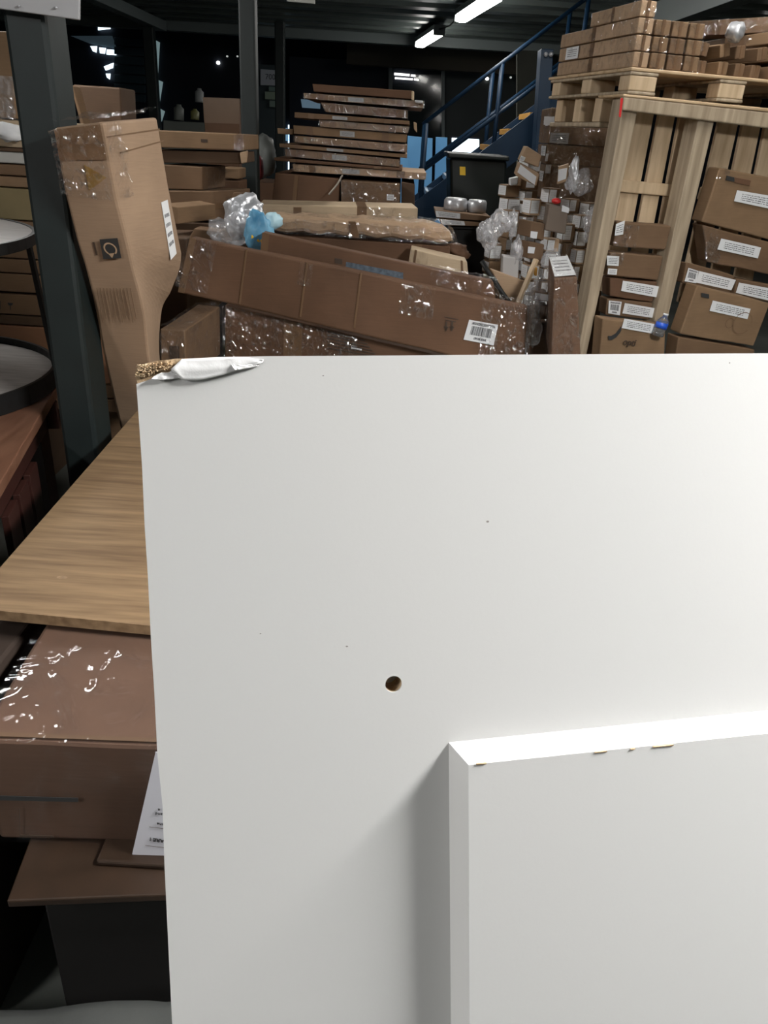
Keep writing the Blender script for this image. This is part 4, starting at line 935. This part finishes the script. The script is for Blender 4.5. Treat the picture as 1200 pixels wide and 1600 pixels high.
# second pallet lower/left behind the crate carrying the tall wrapped cartons is seen only as blocks
pal2 = empty('pallet', Vector((NC.x, NC.y, zbot - .2)) + GD * .3, 'darker pallet edge tucked under the top pallet at its left', 'pallet')
for f, g in ((.03, .66), (.03, .46), (.03, .26)):
    hexa('block', lb(f + .0, f + .1, g, g + .07, zbot - .10, zbot - .001), PINE, pal2)
hexa('bottom_board', lb(.03, .13, .25, .78, zbot - .12, zbot - .101), PINE2, pal2)
# long parcels on the pallet
GP = 'long parcels on the top pallet'
ends = []
random.seed(5)
def long_parcel(f, z, w, h, ln_=1.1, g0=.02, roll=0, yaw=0, m=K2, lbl='', fl=True, k=0):
    o_ = Vector((NC.x, NC.y, 0)) + FD * (f + w / 2) + GD * (g0 + ln_ / 2) + Vector((0, 0, z + h / 2))
    Rz = Matrix.Rotation(th + yaw, 3, 'Z') @ Matrix.Rotation(roll, 3, 'Y')
    q = [(-w / 2, -ln_ / 2, h / 2), (w / 2, -ln_ / 2, h / 2), (w / 2, -ln_ / 2, -h / 2), (-w / 2, -ln_ / 2, -h / 2)]; q += [(a, ln_ / 2, c) for a, b, c in q]
    c = [o_ + Rz @ Vector(p) for p in q]
    o = hexa('long_parcel', c, m, None, ch=.004, n=(1, 1, 4), amp=.002, seed=k); T(o, lbl, 'parcel', GP)
    patch('tape', c, 'left', (.45, 0, .5, 1), TAPE, o); patch('tape', c, 'front', (.4, 0, .6, 1), TAPE, o)
    if fl: film(c, ['left', 'front'], o, amp=.006, seg=10, seed=k, off=.003)
    return o, c
W0 = .062; z0 = ztop + .003
colnames = ['first', 'second', 'third', 'fourth', 'fifth', 'sixth', 'seventh', 'eighth', 'ninth', 'tenth', 'eleventh', 'twelfth']
rown = ['bottom layer', 'second layer', 'third layer', 'top layer']
heights = [4, 3, 3, 3, 2, 2, 2, 2, 3, 2, 2, 1]
for i in range(12):
    for r in range(heights[i]):
        loose = i > 3
        jit = .006 if not loose else .012
        w_, h_ = (.056, .054) if not loose else (.046, .048)
        f = .012 + i * .078 + max(0, i - 3) * .007; z = z0 + r * (.0585 if not loose else .066) 
        o, c = long_parcel(f, z, w_ + .012 * (not loose), h_, ln_=(.71 if i < 2 else .68) if r < 3 else .42, g0=.02 + (random.random() * .05 if loose else .004 * r), roll=(random.random() - .5) * (.75 if loose and r else .0),
                    yaw=(random.random() - .5) * (.02 if loose else .0), m=random.choice((K2, K3, K3)) if i else K1, lbl='long narrow parcel, %s from the left, %s of the pallet load' % (colnames[i], rown[r]), fl=(i < 5), k=i * 4 + r)
        if i == 0 and r == 1: patch('label', c, 'left', (.12, .05, .3, .95), LTXT, o, off=.005)
zt3 = z0 + 3 * .0585
long_parcel(.62, zt3 + .006, .075, .06, .6, .05, roll=.1, yaw=.5, m=K3, lbl='long parcel lying askew on top of the pallet load', k=77)
long_parcel(.70, z0 + 2.1 * .0585, .07, .06, .4, -.03, roll=-.2, yaw=.35, m=K3, lbl='shorter parcel poking out right of the grey bag', k=78)
blob('plastic_bag', Vector((NC.x, NC.y, 0)) + FD * .45 + GD * .02 + Vector((0, 0, z0 + .155)), (.035, .05, .035), SILVER, amp=.3, seed=4, label='grey plastic bag end stuffed among the long parcels', cat='bag')
# ================================================================== CARTONS IN THE CRATE
random.seed(11)
def incrate(lbl, pts, d, m, off=.03, labels=(), flm=None, amp=.004, n=(3, 2, 2), seed=0, name='carton'):
    q = [PC(x, y, off) for x, y in pts]; c = q + [p + GD * d for p in q]
    o = hexa(name, c, m, None, ch=.006, n=n, amp=amp, seed=seed); T(o, lbl, 'box')
    for pt, mm in labels: pixlabel(c, o, pt, mm, off=.004 + amp, seg=(4, 1))
    if flm: film(c, ['front'], o, rect=flm, amp=.02, off=.008, seg=14, seed=seed)
    return o, c
incrate('crumpled wrapped carton, topmost in the left bay of the crate', ((964, 346), (1049, 353), (1040, 391), (958, 385)), .08, K3, labels=[(((961, 350), (975, 344), (972, 366), (959, 368)), LTXT)], flm=(-.02, .1, .4, 1), seed=1)
incrate('second carton down in the left bay, label at its left end', ((953, 394), (1037, 400), (1029, 438), (948, 431)), .08, K3, labels=[(((947, 399), (966, 400), (965, 415), (947, 414)), LTXT), (((949, 419), (963, 420), (962, 429), (948, 428)), LTXT)], flm=(-.02, -.05, .25, .5), seed=2)
incrate('third carton down in the left bay with a long white label', ((954, 434), (1027, 441), (1020, 472), (953, 463)), .08, K4, labels=[(((972, 438), (1028, 447), (1024, 464), (969, 454)), LTXT)], seed=3)
incrate('fourth carton down in the left bay with grey square and white label', ((949, 466), (1020, 474), (1014, 500), (947, 492)), .08, K3, labels=[(((950, 469), (970, 471), (967, 492), (949, 489)), LBAR), (((975, 473), (1022, 481), (1018, 496), (971, 489)), LTXT)], seed=4)
o, c = incrate('lowest visible carton in the left bay, curved dark mark and print', ((942, 497), (1040, 509), (1036, 590), (935, 575)), .08, K2, off=-.1, labels=[(((974, 497), (1023, 506), (1020, 521), (970, 512)), LTXT)], seed=5)
u0 = unproj(c, ((971, 537),))[0]; face_text('print', 'opti', c, 'front', u0[0], u0[1], .042, INKB, o, off=.012, bold=.0008)
arc = [(948, 527), (953, 527), (960, 523), (966, 516), (968, 512)]
for a, b in zip(arc, arc[1:]): pixlabel(c, o, ((a[0], a[1] - 3), (b[0], b[1] - 3), (b[0] + 1, b[1] + 3), (a[0] + 1, a[1] + 3)), INK, 'print', off=.011)
incrate('dark carton at the bottom of the left bay', ((935, 580), (1036, 594), (1010, 850), (890, 820)), .08, K6, off=-.1, amp=0)
o, c = incrate('large carton, topmost in the right bay of the crate', ((1125, 262), (1240, 284), (1240, 384), (1096, 347)), .085, K2, off=-.0, labels=[(((1150, 297), (1222, 309), (1220, 330), (1145, 314)), LTXT)], seed=6)
pixlabel(c, o, ((1133, 274), (1145, 277), (1145, 284), (1132, 281)), INK, 'print', off=.01); pixlabel(c, o, ((1146, 277), (1171, 282), (1169, 290), (1146, 285)), K4, 'print', off=.01)
film(c, ['front'], o, rect=(-.02, -.02, .12, .2), amp=.01, off=.01)
incrate('crushed carton second down in the right bay', ((1098, 352), (1240, 387), (1236, 435), (1104, 408)), .085, K3, off=-.0, labels=[(((1124, 372), (1186, 386), (1181, 403), (1118, 389)), LTXT)], flm=(-.03, 0, .15, 1), amp=.01, n=(6, 4, 2), seed=7)
incrate('flat carton third down in the right bay, label at its left end', ((1073, 410), (1148, 430), (1141, 458), (1067, 442)), .085, K3, off=.0, labels=[(((1074, 418), (1090, 423), (1086, 442), (1068, 439)), LBAR), (((1091, 423), (1148, 437), (1141, 453), (1086, 441)), LTXT)], seed=8)
incrate('flat carton beside the right edge of the picture', ((1151, 434), (1240, 452), (1238, 480), (1147, 460)), .085, K3, off=.0, labels=[(((1153, 441), (1222, 454), (1220, 474), (1148, 457)), LTXT)], seed=9)
o, c = incrate('big carton low in the right bay with a faded round emblem', ((1090, 446), (1203, 474), (1178, 541), (1062, 522)), .09, K2, off=-.1, labels=[(((1112, 469), (1171, 482), (1166, 498), (1107, 485)), LTXT)], seed=10)
pixlabel(c, o, ((1094, 457), (1106, 459), (1106, 466), (1094, 463)), INK, 'print', off=.009)
pm = PP(1146, 505, c[0] - GD * .012, GD)
for R1_, R2_, a0 in ((.052, .049, 0), (.024, .021, .4)):
    vs, fs = [], []; ctr = pm + (FD * .05 if R1_ > .05 else FD * -.02)
    for i in range(24):
        a = a0 + i * math.pi * 2 / 26; d = FD * math.cos(a) + Vector((0, 0, math.sin(a)))
        vs += [ctr + d * R1_, ctr + d * R2_]
        if i: fs.append([2 * i - 2, 2 * i, 2 * i + 1, 2 * i - 1])
    mesh('emblem_print', vs, fs, K3, o)
incrate('carton under the emblem carton at the bottom right', ((1060, 526), (1180, 546), (1170, 610), (1050, 590)), .09, K3, off=-.1, seed=12)
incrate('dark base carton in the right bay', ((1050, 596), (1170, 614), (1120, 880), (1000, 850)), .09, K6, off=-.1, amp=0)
# water bottle
bp = PC(1027, 525, -.14); tp = PC(1041, 490, -.14); ax = (tp - bp)
bo = empty('water_bottle', bp, 'small clear water bottle with a blue label by the crate boxes', 'bottle')
BGL = mat('bottle_plastic', (.75, .8, .85), .08, trans=.9, spec=.6)
R_ = .027
tube('bottle_body', [bp + ax * t for t in (0, .04, .2, .5, .68, .8, .86, .92)], 0, BGL, bo, n=18, radii=[R_ * .8, R_, R_ * .95, R_, R_ * .95, R_ * .6, R_ * .4, R_ * .38])
tube('label', [bp + ax * t for t in (.36, .60)], R_ * 1.04, mat('label_blue', (.02, .09, .55), .35), bo, n=18)
tube('cap', [bp + ax * t for t in (.92, 1.0)], R_ * .44, PAPER, bo, n=14)
# ================================================================== TALL WRAPPED CARTONS BEHIND THE PARCEL HEAP
big = [('upper tall dark brown carton wrapped in film behind the heap', ((862, 168), (968, 176), (960, 231), (856, 224)), K3, .9),
       ('middle tall brown carton behind the heap', ((856, 225), (960, 232), (955, 262), (853, 256)), K3, .9),
       ('lower tall brown carton behind the heap', ((853, 257), (955, 263), (948, 318), (845, 310)), K3, .9)]
for k, (lbq, q, m, d) in enumerate(big):
    o, c = carton(lbq, q, (0, .35, 0), 4.86, m, n=(4, 3, 3), amp=.003, seed=k)
    film(c, ['front', 'left'], o, amp=.012, seed=40 + k)
    if k == 0: pixlabel(c, o, ((860, 207), (889, 208), (887, 225), (858, 223)), bpy.data.materials['label_grey'], off=.006); pixlabel(c, o, ((850, 182), (866, 182), (865, 196), (849, 195)), PAPER, off=.008); patch('label', c, 'left', (.7, .25, 1, .5), PAPER, o, off=.008)
    if k == 1: pixlabel(c, o, ((853, 240), (857, 240), (855, 252), (851, 252)), PAPER, off=.006); patch('label', c, 'left', (.5, .1, .95, .6), LTXT, o, off=.006)
    if k == 2: patch('label', c, 'left', (.55, .2, 1, .5), LTXT, o, off=.006); patch('label', c, 'front', (.0, .0, .08, .25), PAPER, o, off=.008)
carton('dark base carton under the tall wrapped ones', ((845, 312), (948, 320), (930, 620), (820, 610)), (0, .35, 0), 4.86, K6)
# ================================================================== THE HEAP OF SMALL LABELLED PARCELS
GH = 'small labelled parcels heaped beside the crate'
def parcel(lbl, x, y, z, w, d, h, yaw=0, tilt=0, m=K2, lab_=True, side=True, fl=False, k=0, lm=None):
    c = wbox(x, y, z, w, d, h, yaw, tilt)
    o = hexa('parcel', c, m, None, ch=.004, n=(2, 1, 2), amp=.001, seed=k); T(o, lbl, 'parcel', GH)
    if lab_: patch('label', c, 'front', (.0, .08, .45 + .5 * random.random(), .86), lm or LSM, o, off=.003)
    if side: patch('label', c, 'left', (.1, .08, 1.0, .86), LSM, o, off=.003)
    if fl: film(c, ['front', 'top', 'left'], o, amp=.012, seg=8, seed=k, off=.004)
    return o, c
ordn = ['top', 'second', 'third', 'fourth', 'fifth', 'sixth', 'seventh', 'eighth', 'ninth', 'tenth', 'eleventh', 'twelfth', 'thirteenth', 'fourteenth', 'fifteenth', 'sixteenth', 'seventeenth', 'eighteenth']
random.seed(21)
# columns: pixel x centre, pixel y of the top, depth Y, width
colsb = [('rear', [(801, 290, 4.62), (833, 250, 4.62)]), ('middle', [(803, 330, 4.34), (834, 312, 4.34), (865, 295, 4.34), (896, 312, 4.34), (926, 318, 4.34)]),
         ('front', [(776, 384, 4.08), (803, 430, 4.02), (838, 392, 3.98), (866, 375, 4.02), (893, 352, 4.08), (918, 338, 4.06)])]
for rname, cols in colsb:
    for ci, (px, py, Yc) in enumerate(cols):
        p = PY(px, py, Yc); z = p.z; hs = []; zb_ = .60
        while z > zb_ + .05:
            h = .058 + random.random() * .03; hs.append((z - h, h)); z -= h + .004
        z = hs[-1][0]
        for r, (zz, h) in enumerate(hs):
            if r > 12: break
            cx_ = p.x + (random.random() - .5) * .012; wd_, dp_, yw_ = {'rear': (.088, .09, .5), 'middle': (.072, .075, .48), 'front': (.066, .08, .28)}[rname]; wd_ -= .004 * random.random()
            parcel('small labelled parcel, %s down in the %s column, %s row of the heap' % (ordn[r], colnames[ci], rname), cx_, Yc + .09 + (random.random() - .5) * .02, zz, wd_, dp_, h,
                   yaw=yw_ + (random.random() - .5) * .2, m=random.choice((K1, K2, K2, K3)), lab_=random.random() < .8, side=random.random() < .85, fl=random.random() < .35, k=r + ci * 20)
        base = hs[min(len(hs), 13) - 1][0]
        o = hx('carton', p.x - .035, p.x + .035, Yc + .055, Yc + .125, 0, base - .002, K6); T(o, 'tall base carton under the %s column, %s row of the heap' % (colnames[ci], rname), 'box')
# distinctive pieces of the heap
def hp(lbl, quad, Y, dv, m=K2, labs=(), fl=None, nm='parcel', cat='parcel', **k):
    o, c = carton(lbl, quad, dv, Y, m, cat, nm, amp=k.pop('amp', .003), n=(3, 2, 2), **k)
    for pt, mm in labs: pixlabel(c, o, pt, mm, off=.007)
    if fl: film(c, fl, o, amp=.016, off=.007)
    return o, c
hp('tan diamond tilted parcel on top of the heap', ((823, 228), (846, 243), (842, 262), (813, 250)), 4.44, (0, .12, 0), K1, [(((814, 243), (821, 246), (818, 252), (811, 250)), LTXT)])
hp('parcel with a large folded white label near the top of the heap', ((812, 256), (843, 272), (838, 291), (806, 275)), 4.36, (0, .10, .01), K1, [(((813, 257), (838, 276), (835, 289), (808, 269)), PAPER)])
hp('whitish crumpled packet at the upper left of the heap', ((797, 279), (810, 276), (808, 288), (797, 290)), 4.6, (0, .08, 0), PAPER)
hp('tilted white ended packet leaning before the tall cartons', ((872, 260), (888, 255), (886, 283), (870, 289)), 4.2, (.02, .1, 0), K1, [(((872, 265), (886, 262), (884, 279), (871, 284)), PAPER)])
hp('dark taupe upright parcel under the red lid', ((858, 319), (889, 326), (884, 366), (852, 360)), 3.9, (0, .1, 0), mat('taupe_card', (.16, .12, .09), .6), [(((878, 320), (889, 325), (888, 333), (877, 330)), PAPER)], fl=['left'])
blob('red_pot', PY(869, 314, 3.93), (.022, .022, .014), RED, amp=.05, sub=3, label='small bright red pot lid on the taupe parcel', cat='lid')
for k, (x, y, rx, rz, m, lbq) in enumerate(((897, 272, .02, .07, SILVER, 'shiny pale foil strip slanting before the tall cartons'), (907, 285, .055, .05, FILM2, 'clear plastic clump right of the foil strip'), (925, 350, .035, .08, CLOUD, 'milky plastic sleeve by the crate post'), (785, 345, .055, .04, CLOUD, 'milky white plastic bag at the upper left of the bags'),
        (764, 366, .05, .065, CLOUD, 'milky grey plastic bag at the left foot of the heap'), (802, 350, .018, .06, CLOUD, 'narrow upright plastic sleeve in the heap'), (806, 395, .028, .07, CLOUD, 'long hanging plastic sleeve in the heap'), (860, 405, .04, .05, FILM2, 'glossy clump of film beside the upright box'), (838, 470, .04, .09, FILM2, 'film ruffle rising behind the long carton end'),
        (826, 505, .05, .14, FILM2, 'torn film skirt hanging off the end of the long carton'))):
    Yb = 3.86 if k < 7 else (3.75 if k == 7 else 3.42)
    blob('plastic_wrap', PY(x, y, Yb), (rx, .04, rz), m, amp=.45, seed=k * 7, sub=4, label=lbq, cat='plastic wrap')
hp('pale grey sleeve box at the foot of the heap', ((786, 401), (812, 403), (810, 436), (785, 434)), 3.82, (0, .08, 0), mat('sleeve_grey', (.42, .40, .39), .5))
hp('small brown box below the grey sleeve box', ((789, 437), (806, 439), (804, 452), (789, 450)), 3.82, (0, .08, 0), K4)
hp('box with wrapping label on its corner in the middle of the heap', ((832, 345), (853, 350), (850, 376), (828, 371)), 3.93, (-.05, .1, 0), K3, [(((829, 361), (840, 362), (838, 373), (828, 371)), PAPER)])
hp('box with corner label under the previous corner label box', ((829, 378), (851, 382), (847, 408), (825, 404)), 3.93, (-.05, .1, 0), K3, [(((825, 385), (836, 386), (834, 396), (824, 395)), PAPER)])
# strap, stick and tan cardboard making a V in front of the heap
T(tube('black_strap', [PY(753, 408, 3.78), PY(762, 424, 3.76), PY(773, 440, 3.74), PY(785, 458, 3.72), PY(797, 474, 3.7), PY(806, 484, 3.68)], .012, BLACK, n=8), 'black curved strap at the left foot of the heap', 'strap')
T(bar('wooden_stick', PY(838, 405, 3.74), PY(806, 482, 3.68), .022, .018, PINE), 'pale wooden stick slanting down to the end of the long carton', 'stick')
carton('tan cardboard wedge between the strap and the stick', ((766, 420), (822, 440), (808, 480), (796, 470)), (0, .03, 0), 3.8, K1, 'cardboard', 'cardboard_sheet')
hp('orange tag on the wooden stick', ((836, 418), (840, 418), (839, 432), (834, 430)), 3.72, (0, .01, 0), ORANGE, nm='tag', cat='tag', amp=0)
# upright box with white top label
q = [PY(866, 436, 2.95), PY(902, 433, 2.95), PY(908, 575, 2.95), PY(860, 575, 2.95)]; bt_ = PY(856, 402, 3.15); dvv = PZ(857, 403, q[0].z) - q[0]
dvv.z = 0
o, c = carton('upright narrow brown box with a white label on its top', q, dvv, None, K4, n=(2, 6, 2), amp=.002)
patch('label', c, 'top', (.03, .03, .97, .95), LTXT, o, off=.004, label='white address label'); film(c, ['front', 'top', 'left'], o, amp=.008, seed=61)
p = sum(q[2:], Vector()) / 2
T(hx('carton', p.x - .06, p.x + .06, 2.96, 3.12, 0, p.z - .003, K6), 'hidden base carton under the upright narrow box', 'box')
hp('pale striped parcel left of the upright box', ((836, 455), (857, 458), (857, 472), (834, 469)), 3.4, (0, .1, 0), K3, [(((836, 457), (856, 460), (856, 470), (835, 467)), PAPER)])
hp('dark wrapped parcel low beside the upright box', ((836, 476), (857, 479), (857, 500), (834, 500)), 3.4, (0, .1, 0), K6, fl=['front'])
carton('brown box low behind the end of the long carton', ((828, 503), (857, 506), (857, 640), (828, 640)), (0, .12, 0), 3.45, K4)
for o in list(COL.objects):
    if 'o0' in o: del o['o0']
